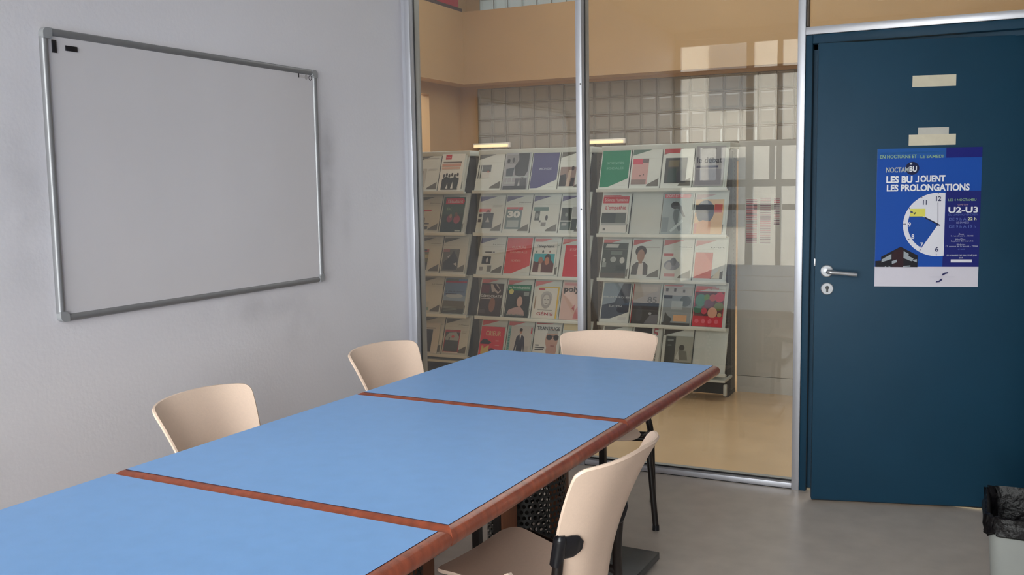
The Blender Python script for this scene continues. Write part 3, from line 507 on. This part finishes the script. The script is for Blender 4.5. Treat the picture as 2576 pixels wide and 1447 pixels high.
cell(2, 2, 4, 'white card with black corner behind the grey photo magazine', L((54, 54, 52)), ('magazine with dark left half and grey photo of seated person', .1, .0, 1., .82, (170, 174, 164), [R(.02, .0, .38, .98, (62, 72, 74)), R(.08, .84, .3, .9, (140, 150, 150)), R(.1, .7, .24, .74, (110, 120, 120)), E(.62, .66, .1, .09, (70, 72, 68)), P([(.46, .3), (.86, .3), (.8, .56), (.54, .6)], (120, 124, 116)), R(.38, .0, 1., .24, (110, 118, 114)), P([(.4, .34), (.56, .3), (.5, .56)], (206, 210, 204))], 0))

def printed(mb, x0, y0, w, h, z, shapes):
    tb = []
    for i, s in enumerate(shapes):
        zz = z+.00025*(i+1)
        if s[0] == 'p': mb.poly([(x0+px*w, y0+py*h) for px, py in s[1]], zz, ink(s[2]))
        else:
            a, b, c, d = s[2]; tm = MB(); tb.append(tm); put_text(tm, s[1], x0+a*w, y0+b*h, x0+c*w, y0+d*h, z+.009*0+.00025*(len(shapes)+2), ink(s[3]), s[4], s[5])
    return tb
for (r, c, row), (lab, shapes, mag) in CELLS.items():
    F = frame((RACKX[r]+c*PITCH_X+.005, 1.6955, LIPZ[row]+.001), (1, 0, 0), EY)
    o = MB().box((0, 0, .0), (CW, CH, .002), PAPER).build('display_card', mw=F); tag(o, lab, 'card', 'printed cards on the rack shelves')
    mb = MB(); tb = printed(mb, 0, 0, CW, CH, .0021, shapes)
    if mb.v: mb.build('print', o)['kind'] = 'stuff'
    for tm in tb: tm.build('lettering', o)
    if mag:
        ml, x0, y0, x1, y1, pc, sh, lean = mag
        G = F @ Matrix.Translation((x0*CW, y0*CH, .0024+.00025*(len(shapes)+3)))
        wd, ht = (x1-x0)*CW, (y1-y0)*CH
        m = MB().box((0, 0, 0), (wd, ht, .006), PAPER, ink(pc)).build('magazine', mw=G); tag(m, ml, 'magazine', 'magazines on the rack shelves')
        mb = MB(); tb = printed(mb, 0, 0, wd, ht, .0061, sh)
        mb.build('cover_print', m)['kind'] = 'stuff'
        for tm in tb: tm.build('lettering', m)

# ------------------------------------------------------------------ whiteboard on the left wall
wb = empty('whiteboard', (0, -2.3242, 1.0044)); tag(wb, 'large white marker board in grey metal frame on left wall', 'whiteboard')
WL, WH = 1.5015, 1.0
MB().box((.001, .01, .01), (.012, WL-.01, WH-.01), BOARD).build('writing_surface', wb)
FRG = mat('grey_board_frame', (140, 140, 143), .42, metal=.5, noise=(40, .03))
def rail(a, b, name='frame_rail'):
    d = (Vector(b)-Vector(a)); n = Vector((1, 0, 0)); s = n.cross(d).normalized(); mb = MB()
    prof = [(-.013, .0), (-.013, .014), (-.009, .020), (-.003, .022), (.003, .022), (.009, .018), (.0125, .012), (.0125, .0)]
    vs = []
    for p_ in (Vector(a), Vector(b)):
        for (q, h) in prof: vs.append(p_+s*q+n*h)
    k = len(prof)
    mb.add(vs, [(i, i+1, k+i+1, k+i) for i in range(k-1)]+[tuple(range(k))[::-1], tuple(range(k, 2*k))], FRG, True)
    return mb.build(name, wb)
rail((0, .03, .0125), (0, WL-.03, .0125)); rail((0, WL-.03, WH-.0125), (0, .03, WH-.0125))
rail((0, .0125, WH-.03), (0, .0125, .03)); rail((0, WL-.0125, .03), (0, WL-.0125, WH-.03))
CAPG = mat('grey_corner_plastic', (146, 147, 150), .4, noise=(30, .05))
for (cy, cz, sy, sz) in ((0, 0, 1, 1), (WL, 0, -1, 1), (0, WH, 1, -1), (WL, WH, -1, -1)):
    pts = [(0, 0.036), (0, .016)]+[(.018-.018*math.cos(t), .018-.018*math.sin(t)) for t in [PI/2*i/6 for i in range(1, 6)]]+[(.016, 0), (.036, 0), (.036, .027), (.030, .028), (.028, .030), (.027, .036)]
    vs = [(.0, cy+sy*a, cz+sz*b) for a, b in pts]+[(.0235, cy+sy*a, cz+sz*b) for a, b in pts]; k = len(pts)
    MB().add(vs, [tuple(range(k)), tuple(range(k, 2*k))]+[(i, (i+1) % k, k+(i+1) % k, k+i) for i in range(k)], CAPG).build('corner_cap', wb)
lg = MB(); LGF = frame((0, 0, 0), (0, 1, 0), (0, 0, 1))
def ringpoly(mb, cx, cy, r0_, r1_, z, m, n=20):
    vs = [(cx+r*math.cos(2*PI*i/n), cy+r*math.sin(2*PI*i/n), z) for r in (r0_, r1_) for i in range(n)]
    mb.add(vs, [(i, n+i, n+(i+1) % n, (i+1) % n) for i in range(n)], m)
ringpoly(lg, WL-.045, .962, .008, .0125, .0125, ink((70, 68, 74)))
lg.poly([(WL-.075+.012*math.cos(i*PI/8), .963+.012*math.sin(i*PI/8)) for i in range(16)], .0124, ink((176, 170, 172)))
lg.poly([(WL-.134, .957), (WL-.126, .957), (WL-.126, .979), (WL-.134, .979)], .0125, ink((36, 34, 38)))
put_text(lg, 'velleda', WL-.12, .958, WL-.09, .974, .0125, ink((186, 176, 172)))
lo = lg.build('printed_logo', wb, None); lo['kind'] = 'stuff'; lo.matrix_local = LGF
for (y0, y1, z0, z1, t) in ((-2.2855, -2.2685, 1.924, 1.967, 'upright black magnet bar in upper corner of the whiteboard'), (-2.2315, -2.183, 1.936, 1.954, 'level black magnet bar near upper corner of the whiteboard')):
    tag(MB().bbox((.0122, y0, z0), (.0175, y1, z1), BLK, .001).build('magnet'), t, 'magnet', 'black magnets on the whiteboard')

# ------------------------------------------------------------------ tapes and poster on the door
for i, (x0, z0, x1, z1, rot, t) in enumerate(((.386, 1.842, .560, 1.890, .0, 'single strip of cream tape high on teal door'), (.414, 1.636, .537, 1.670, .0, 'short pale tape strip tucked above longer one on door'), (.377, 1.595, .566, 1.641, .0, 'longer cream tape strip just above the blue poster'))):
    tag(sheet('tape_strip', DOOR @ Matrix.Translation((x0, z0, .0006+.0004*(i == 2))), x1-x0, z1-z0, TAPE if i != 1 else mat('pale_grey_tape', (196, 194, 186), .6, noise=(20, .05))), t, 'tape', 'tape strips on the door')
PW, PH = .4225, .597
po = sheet('poster', DOOR @ Matrix.Translation((.2505, .9865, .0006)), PW, PH, mat('poster_white', (214, 210, 222), .35, noise=(30, .01)), .0008)
tag(po, 'blue and white library hours poster with clock face on teal door', 'poster')
pm = MB(); pt = MB(); zc = [.001]
def U(px, py):
    l = 107-(py-100)/1278*37; f = (px-l)/967; tp = 100-28*f; return (f*PW, (1-(py-tp)/(1378-tp))*PH)
def pp(pts, c, raw=False):
    zc[0] += .00018; pm.poly(pts if raw else [U(*q) for q in pts], zc[0], ink(c))
def ptx(s, x0, y0, x1, y1, c, bold=.01):
    a = U((x0+x1)/2, y1); b = U((x0+x1)/2, y0); a = (U(x0, y1)[0], a[1]); b = (U(x1, y0)[0], b[1]); tm = MB(); put_text(tm, s, a[0], a[1], b[0], b[1], .0062, ink(c), bold); tm.build('lettering', po)
def prect(x0, y0, x1, y1, c):
    a = U(x0, y1); b = U(x1, y0); pp([(a[0], a[1]), (b[0], a[1]), (b[0], b[1]), (a[0], b[1])], c, True)
PB, NV = (4, 74, 168), (14, 26, 112)
pp([(0, PH*.144), (PW, PH*.144), (PW, PH), (0, PH)], PB, True)
pp([(0, PH*.93), (PW*.66, PH*.93), (PW*.66, PH), (0, PH)], (24, 88, 166), True)
pp([(PW*.66, PH*.928), (PW, PH*.928), (PW, PH), (PW*.66, PH)], (10, 20, 120), True)
pp([(PW*.655, PH*.144), (PW, PH*.144), (PW, PH*.69), (PW*.672, PH*.69)], NV, True)
ptx('VOS QUATRE BIBLIOTHÈQUES OUVERTES', 135, 118, 720, 142, (34, 96, 150), .0)
ptx('EN NOCTURNE ET', 132, 152, 470, 184, (150, 186, 150), .012); ptx('LE SAMEDI', 505, 150, 715, 178, (150, 186, 150), .012)
cx, cy = U(432, 275); pp([(cx+.028*math.cos(i*PI/12), cy+.028*math.sin(i*PI/12)) for i in range(24)], (16, 24, 70), True)
cx, cy = U(420, 232); pp([(cx+.005*math.cos(i*PI/6), cy+.005*math.sin(i*PI/6)) for i in range(12)], (200, 206, 220), True)
ptx('NOCTAM', 183, 266, 398, 314, (176, 184, 186), .035); ptx('BU', 402, 254, 472, 306, (236, 238, 244), .035)
ptx('LES BU', 186, 347, 432, 410, (236, 238, 244), .045); ptx('L', 490, 342, 460, 403, (236, 238, 244), .045); ptx('OUENT', 503, 337, 735, 398, (236, 238, 244), .045); ptx('LES PROLONGATIONS', 190, 419, 957, 483, (236, 238, 244), .04)
cx, cy = U(668, 795); CR = .1415; xr = PW*.664
def arc(r, a0, a1, n=40): return [(cx+r*math.cos(math.radians(a0+(a1-a0)*i/n)), cy+r*.965*math.sin(math.radians(a0+(a1-a0)*i/n))) for i in range(n+1)]
th = math.degrees(math.acos((xr-cx)/CR))
pp(arc(CR, th, 360-th, 60), (226, 226, 236), True)
pp([(cx, cy)]+arc(CR*.865, 150, 238.5, 30), (8, 72, 160), True)
prect(410, 648, 553, 722, (222, 216, 96))
pp([(413, 668), (430, 672), (440, 684), (424, 690), (412, 684)], (60, 74, 96)); pp([(440, 694), (460, 680), (468, 688), (450, 704)], (90, 96, 70))
def stroke(x0, y0, x1, y1, wd, c):
    a = Vector((x0, y0)); b = Vector((x1, y1)); d = (b-a).normalized(); n = Vector((-d.y, d.x))*wd/2
    pp([tuple(a+n), tuple(b+n), tuple(b-n), tuple(a-n)], c)
stroke(668, 590, 668, 812, 6, (84, 86, 104)); stroke(545, 728, 688, 802, 11, (26, 30, 60)); stroke(655, 800, 690, 798, 9, (26, 30, 60))
for (x0, y0, x1, y1) in ((670, 496, 672, 510), (515, 535, 522, 548), (395, 642, 408, 652), (345, 792, 372, 792), (385, 938, 402, 932), (495, 1045, 505, 1028), (652, 1068, 652, 1085)): stroke(x0, y0, x1, y1, 6, (60, 64, 96))
NC = (70, 74, 104)
ptx('12', 648, 530, 697, 577, NC, .03); ptx('11', 527, 567, 564, 612, NC, .03); ptx('6', 638, 1003, 672, 1048, NC, .03)
for s, x, y in (('9', 402, 796), ('8', 434, 908), ('7', 516, 985)): ptx(s, x-14, y-22, x+14, y+22, (226, 226, 236), .03)
GRNT = (140, 176, 140); BLT = (90, 110, 180); WT = (232, 234, 242)
ptx('LES 4 NOCTAMBU', 762, 552, 1018, 574, GRNT, .012); ptx('ouverture', 848, 598, 945, 614, (180, 150, 170), .0)
ptx('U2-U3', 762, 628, 1035, 682, WT, .03); ptx('DU LUNDI AU VENDREDI', 762, 692, 1030, 710, BLT, .0)
ptx('DE 9 h À', 768, 724, 928, 756, BLT, .008); ptx('22 h', 940, 726, 1020, 752, (226, 230, 190), .015)
ptx('LE SAMEDI', 836, 766, 950, 784, (150, 160, 206), .0); ptx('DE 9 h À 19 h', 768, 794, 1014, 824, BLT, .008)
for (s, x0, x1, y) in (('Droit', 858, 906, 882), ('1, rue du parc - 75005', 786, 992, 900), ('Hôtel Dieu', 828, 918, 932), ('2, place du marché', 786, 992, 949), ('Médecine', 840, 918, 980), ('12, avenue de la faculté - 75006', 738, 1034, 997), ('et aussi', 850, 915, 1022)):
    ptx(s, x0, y-8, x1, y+8, (196, 200, 222) if y not in (1022,) else BLT, .0)
ptx('LES HORAIRES DES BIBLIOTHÈQUES', 742, 1070, 1024, 1092, (206, 210, 226), .006); ptx('SUR', 864, 1098, 900, 1112, (206, 210, 226), .0)
prect(785, 1120, 980, 1148, (224, 224, 234))
pp([(80, 1195), (80, 1140), (135, 1135), (135, 1100), (320, 1004), (478, 1085), (476, 1195)], (22, 20, 30))
pp([(240, 1195), (240, 1060), (318, 1010), (345, 1030), (345, 1195)], (46, 16, 26))
for q in ([(140, 1125), (232, 1072), (232, 1120), (138, 1152)], [(236, 1140), (282, 1125), (282, 1150), (236, 1168)], [(348, 1045), (395, 1070), (392, 1090), (440, 1115), (420, 1140), (345, 1110)], [(165, 1195), (180, 1182), (182, 1195)], [(205, 1195), (205, 1182), (225, 1195)], [(340, 1185), (410, 1178), (410, 1190), (340, 1195)], [(420, 1130), (470, 1120), (470, 1150)]): pp(q, (156, 164, 172))
pp([(700, 1272), (708, 1256), (730, 1244), (762, 1240), (760, 1252), (735, 1258), (716, 1272)], (40, 42, 92)); pp([(646, 1338), (648, 1326), (676, 1320), (690, 1304), (708, 1300), (704, 1316), (680, 1334)], (40, 42, 92))
stroke(588, 1287, 820, 1286, 4, (176, 172, 186))
pm.build('print', po)['kind'] = 'stuff'

# ------------------------------------------------------------------ three tables pushed end to end
TR = -.0332; TX, TZ = 1.9582, .7288; TWID = .987; BR = .0225
TM = Matrix.Translation((TX, 0, 0)) @ Matrix.Rotation(TR, 4, 'Z')
def holes_cylinder(mb, rad, z0, z1, n, m):
    rows = int((z1-z0)/.0215); ch = 2*PI/n; dz = (z1-z0)/rows
    for j in range(rows):
        for i in range(n):
            a0 = (i+(.5 if j % 2 else 0))*ch
            q = [(-.5, -.5), (.0, -.5), (.5, -.5), (.5, 0), (.5, .5), (0, .5), (-.5, .5), (-.5, 0)]
            h = [(.37*math.cos(-3*PI/4+k*PI/4), .37*math.sin(-3*PI/4+k*PI/4)) for k in range(8)]
            vs = [(rad*math.cos(a0+p_[0]*ch), rad*math.sin(a0+p_[0]*ch), z0+(j+.5+p_[1])*dz) for p_ in q+h]
            mb.add(vs, [(k, (k+1) % 8, 8+(k+1) % 8, 8+k) for k in range(8)], m)
PERFMESH = [None]
def make_table(yc, yf, label, px=.37):
    """yc near edge, yf far edge of the blue top, in table row coordinates"""
    L_ = yf-yc; e = empty('table'); e.matrix_world = TM @ Matrix.Translation((-TWID/2, (yc+yf)/2, 0)); tag(e, label, 'table', 'blue topped tables pushed end to end')
    hx, hy = TWID/2, L_/2
    MB().box((-hx, -hy, TZ-.04), (hx, hy, TZ), LAMEDGE, BLUE).build('laminate_top', e)
    n = 9; prof = [(BR*math.sin(PI*k/n), TZ-.0015-BR+BR*math.cos(PI*k/n)) for k in range(n+1)]
    corners = [(-hx, -hy), (hx, -hy), (hx, hy), (-hx, hy)]; sg = [(-1, -1), (1, -1), (1, 1), (-1, 1)]
    for k in range(4):
        vs = []; b = MB(); k2 = (k+1) % 4; NS = 12
        for s in range(NS+1):
            t = s/NS
            for (o_, z) in prof:
                ax = corners[k][0]+sg[k][0]*o_; ay = corners[k][1]+sg[k][1]*o_; bx_ = corners[k2][0]+sg[k2][0]*o_; by_ = corners[k2][1]+sg[k2][1]*o_
                vs.append((ax+(bx_-ax)*t, ay+(by_-ay)*t, z))
        N = n+1
        b.add(vs, [(s*N+i, s*N+i+1, (s+1)*N+i+1, (s+1)*N+i) for s in range(NS) for i in range(n)], WOOD, True)
        b.build('wood_edging', e)
    MB().box((-hx, -hy, TZ-.046), (hx, hy, TZ-.0405), WOOD2).build('underside', e)
    MB().bbox((-.28, -.20, .012), (px, .205, .042), GREYSTEEL, .004).build('base_plate', e)
    for y in (-.235, .225):
        MB().box((-.09, min(y*1.27, y), .012), (-.035, max(y*1.27, y), .042), GREYSTEEL).build('post_shoe', e)
        MB().bbox((-.08, y-.058, .042), (-.045, y+.058, TZ-.046), WOOD2, .004).build('pedestal_post', e)
    if PERFMESH[0] is None:
        b = MB(); holes_cylinder(b, .155, .042, TZ-.05, 46, PERF); o = b.build('perforated_screen', e); PERFMESH[0] = o.data
    else:
        o = bpy.data.objects.new('perforated_screen', PERFMESH[0]); COL.objects.link(o); o.parent = e
    o.location = (-.12, .045, 0)
    MB().box((-.078, -.303, .042), (-.05, -.2935, TZ-.046), BLKTUBE).build('edge_strip', e)
    MB().tube([(-.12, 0, .042), (-.12, 0, TZ-.046)], .03, BLKTUBE, 12).build('pedestal_tube', e)
    for (x, y) in ((.085, .33),):
        MB().box((x-.012, y-.012, .042), (x+.012, y+.012, TZ-.046), BLKTUBE).build('leg', e)
        MB().box((x-.012, .2, .042), (x+.012, y-.0125, .06), BLKTUBE).build('leg_stretcher', e)
    for y in (-.24, .24): MB().box((-.40, y-.02, TZ-.07), (.36, y+.02, TZ-.046), BLKTUBE).build('top_bracket', e)
    for x in (-.24, px-.05):
        for y in (-.16, .165): MB().tube([(x, y, 0), (x, y, .012)], .014, BLK, 10).build('foot', e)
    return e
make_table(-1.845, -.8755, 'blue table at the far end of the row, by the glass')
make_table(-2.887, -1.890, 'blue table in the middle of the row of three', .13)
make_table(-3.930, -2.932, 'nearest blue table of the row, cut by the picture edge', .13)

# ------------------------------------------------------------------ chairs
def shell_grid(fun, nu, nv, th, m):
    """thin curved shell: fun(s,t)->Vector; rounded outline is part of fun"""
    mb = MB(); P_ = [[fun(2*i/nu-1, j/nv) for i in range(nu+1)] for j in range(nv+1)]
    N_ = [[None]*(nu+1) for _ in range(nv+1)]
    for j in range(nv+1):
        for i in range(nu+1):
            a = P_[j][min(i+1, nu)]-P_[j][max(i-1, 0)]; b = P_[min(j+1, nv)][i]-P_[max(j-1, 0)][i]
            N_[j][i] = a.cross(b).normalized()
    k = (nu+1)*(nv+1)
    vs = [P_[j][i]+N_[j][i]*th/2 for j in range(nv+1) for i in range(nu+1)]+[P_[j][i]-N_[j][i]*th/2 for j in range(nv+1) for i in range(nu+1)]
    ix = lambda i, j: j*(nu+1)+i
    fs = []
    for j in range(nv):
        for i in range(nu):
            q = (ix(i, j), ix(i+1, j), ix(i+1, j+1), ix(i, j+1)); fs.append(q); fs.append(tuple(k+x for x in q[::-1]))
    ring = [ix(i, 0) for i in range(nu+1)]+[ix(nu, j) for j in range(1, nv+1)]+[ix(i, nv) for i in range(nu-1, -1, -1)]+[ix(0, j) for j in range(nv-1, 0, -1)]
    c = [];
    mid = []
    for r_ in ring:
        mid.append(len(vs)); j, i = divmod(r_, nu+1)
        out = (P_[j][i]-P_[nv//2][nu//2]); nn = N_[j][i]; out = (out-nn*out.dot(nn)).normalized(); vs.append(P_[j][i]+out*th*.38)
    for a in range(len(ring)):
        b = (a+1) % len(ring); fs.append((ring[a], mid[a], mid[b], ring[b])); fs.append((mid[a], k+ring[a], k+ring[b], mid[b]))
    mb.add(vs, fs, m, True); return mb
def sq(s, t, k=.62):
    """square to rounded square"""
    return s*math.sqrt(max(0, 1-k*t*t/2)), t*math.sqrt(max(0, 1-k*s*s/2))
BACK_Z0, BACK_Z1 = .36, .755
def back_w(h): return .60+.40*h                       # taper towards the seat
def back_y(x, h): return .180+.03*h+.108*h*h-.072*abs(x/.23)**3.0*(.6+.4*h)
def rr(s, v, hw, hh, r):
    x, y = s*hw, v*hh; ax, ay = abs(x), abs(y); cx_, cy_ = hw-r, hh-r
    if ax > cx_ and ay > cy_:
        dx, dy = (ax-cx_)/r, (ay-cy_)/r; d = math.hypot(dx, dy); mx = max(dx, dy)
        if d > 0: ax = cx_+dx*mx/d*r; ay = cy_+dy*mx/d*r
    return math.copysign(ax, x), math.copysign(ay, y)
def back_fun(s, t):
    v = 2*t-1; H_ = BACK_Z1-BACK_Z0
    x, y = rr(s, v, .23, H_/2, .025 if v > 0 else .15)
    h = (y+H_/2)/H_
    return Vector((x*back_w(h), back_y(x, h), BACK_Z0+h*H_+.012*max(0, h-.5)*2*(1-(x/.23)**2)))
def seat_fun(s, t):
    x, y = rr(s, 2*t-1, .205, .175, .06); y -= .05; x *= 1-.30*(y+.225)/.35
    z = .415-.062*(y+.225)/.36-.010*(1-(x/.198)**2)-.018*max(0, (-y-.14)/.085)**2
    return Vector((x, y, z))
def make_chair(label):
    e = empty('chair'); tag(e, label, 'chair', 'peach moulded chairs round the tables')
    shell_grid(back_fun, 28, 24, .011, SHELL).build('backrest', e)
    shell_grid(seat_fun, 20, 18, .010, SHELL).build('seat', e)
    hc = (.53-BACK_Z0)/(BACK_Z1-BACK_Z0); xc = .23*back_w(hc)+.004; yc_ = back_y(.23, hc)
    for s in (-1, 1):
        rl = MB(); rl.tube(curve_pts([(s*xc, yc_+.010, .53), (s*xc, yc_+.006, .48), (s*(xc+.004), yc_, .42), (s*.205, .150, .33), (s*.209, .156, .18), (s*.211, .182, .012)], 6), .0145, BLKTUBE, 12)
        rl.build('leg', e)
        fl = MB(); fl.tube(curve_pts([(s*.203, .150, .330), (s*.208, -.10, .378), (s*.220, -.150, .382), (s*.230, -.170, .345), (s*.262, -.185, .012)], 6), .0125, BLKTUBE, 12)
        fl.build('leg', e)
        for (px, py) in ((s*.211, .182), (s*.262, -.185)):
            MB().tube([(px, py, 0), (px, py, .022)], [.015, .014], BLK, 12).build('foot_cap', e)
        c = MB(); pts = curve_pts([(s*xc, yc_+.002, .485), (s*xc, yc_+.010, .53), (s*xc, yc_+.016, .560)], 4)+[Vector((s*xc, yc_+.017, .567))]
        c.tube(pts, [.0175]*8+[.016, .010], BLK, 14)
        NT = 10; vs = []; fs = []
        for a in range(NT+1):
            f = a/NT; hh = .033*(1 if f < .55 else math.sqrt(max(0, 1-((f-.55)/.45)**2*.8)))
            for (zz, o_) in ((-1, .002), (-1, .013), (-.75, .019), (.75, .019), (1, .013), (1, .002)):
                z = .53+zz*hh; h = (z-BACK_Z0)/(BACK_Z1-BACK_Z0); x = .23-.062*f
                vs.append((s*(x*back_w(h)+.004*(1-f)), back_y(x, h)+o_, z))
        for a in range(NT):
            for q in range(5): fs.append((a*6+q, a*6+q+1, (a+1)*6+q+1, (a+1)*6+q))
        fs.append(tuple(NT*6+q for q in range(6)))
        c.add(vs, fs, BLK, True); c.build('back_clamp', e)
    fr_ = MB(); fr_.tube([(-.216, -.145, .380), (.216, -.145, .380)], .011, BLKTUBE, 10); fr_.build('front_rail', e)
    fr_ = MB(); fr_.tube([(-.203, .10, .336), (.203, .10, .336)], .011, BLKTUBE, 10); fr_.build('rear_rail', e)
    return e
ch = make_chair('peach chair by the left wall, beside the middle table')
def place(o, x, y, th, lab=None):
    o.location = (x, y, 0); o.rotation_euler = (0, 0, th)
    if lab: o['label'] = lab
    return o
others = [copy_tree(ch) for _ in range(4)]
place(ch, .762, -2.18, PI/2)
place(others[0], .794, -1.15, PI/2-.10, 'peach chair by the left wall, near the glass partition')
place(others[1], 1.383, -.688, .20, 'peach chair at the far head of the tables, before the glass')
place(others[2], 1.78, -2.246, -PI/2-.097, 'peach chair seen from behind with black clamps, right of tables')
place(others[3], 1.858, -3.33, -PI/2-.06, 'chair of which only a back corner shows, lowest by the tables')

# ------------------------------------------------------------------ waste bin with black liner
bn = empty('waste_bin', (3.08, -.99, 0)); tag(bn, 'pale grey waste bin with black bag, in front of teal door', 'bin')
def rrect(hx, hy, r, n=6):
    out = []
    for (sx, sy, a0) in ((1, 1, 0), (-1, 1, 90), (-1, -1, 180), (1, -1, 270)):
        for k in range(n+1):
            a = math.radians(a0+90*k/n); out.append((sx*(hx-r)+r*math.cos(a), sy*(hy-r)+r*math.sin(a)))
    return out
def loft(mb, rings, m, smooth=True, cap=None):
    k = len(rings[0]); vs = [v for r_ in rings for v in r_]
    mb.add(vs, [(j*k+i, j*k+(i+1) % k, (j+1)*k+(i+1) % k, (j+1)*k+i) for j in range(len(rings)-1) for i in range(k)], m, smooth)
    if cap == 0 or cap == 2: mb.add(rings[0], [tuple(range(k))[::-1]], m)
    return mb
BODY = mat('pale_grey_plastic', (156, 160, 158), .5, noise=(10, .03)); BAG = mat('black_bin_liner', (8, 6, 10), .38, spec=.3, noise=(20, .2), bump=(26, .9))
bb = MB(); loft(bb, [[(x, y, z) for x, y in rrect(hx, hy, .04)] for hx, hy, z in ((.135, .155, .0), (.138, .158, .01), (.158, .178, .33))], BODY, True, 0); bb.build('body', bn)
lb = MB(); prof = [(.130, .150, .06), (.150, .170, .325), (.160, .180, .346), (.168, .188, .343), (.171, .191, .31), (.172, .192, .288), (.167, .187, .280)]
rings = []
for q, (hx, hy, z) in enumerate(prof):
    ring = []
    for i, (x, y) in enumerate(rrect(hx, hy, .045, 10)):
        w_ = .004*math.sin(i*1.7+q*2)+.003*math.sin(i*3.1+q); zz = z+(.006*math.sin(i*.9) if q in (5, 6) else .003*math.sin(i*1.3) if q in (2, 3) else 0)
        f = 1+w_/.2*(1 if q > 1 else .4); ring.append((x*f, y*f, zz))
    rings.append(ring)
loft(lb, rings, BAG, True, 0); lb.build('bin_liner', bn)
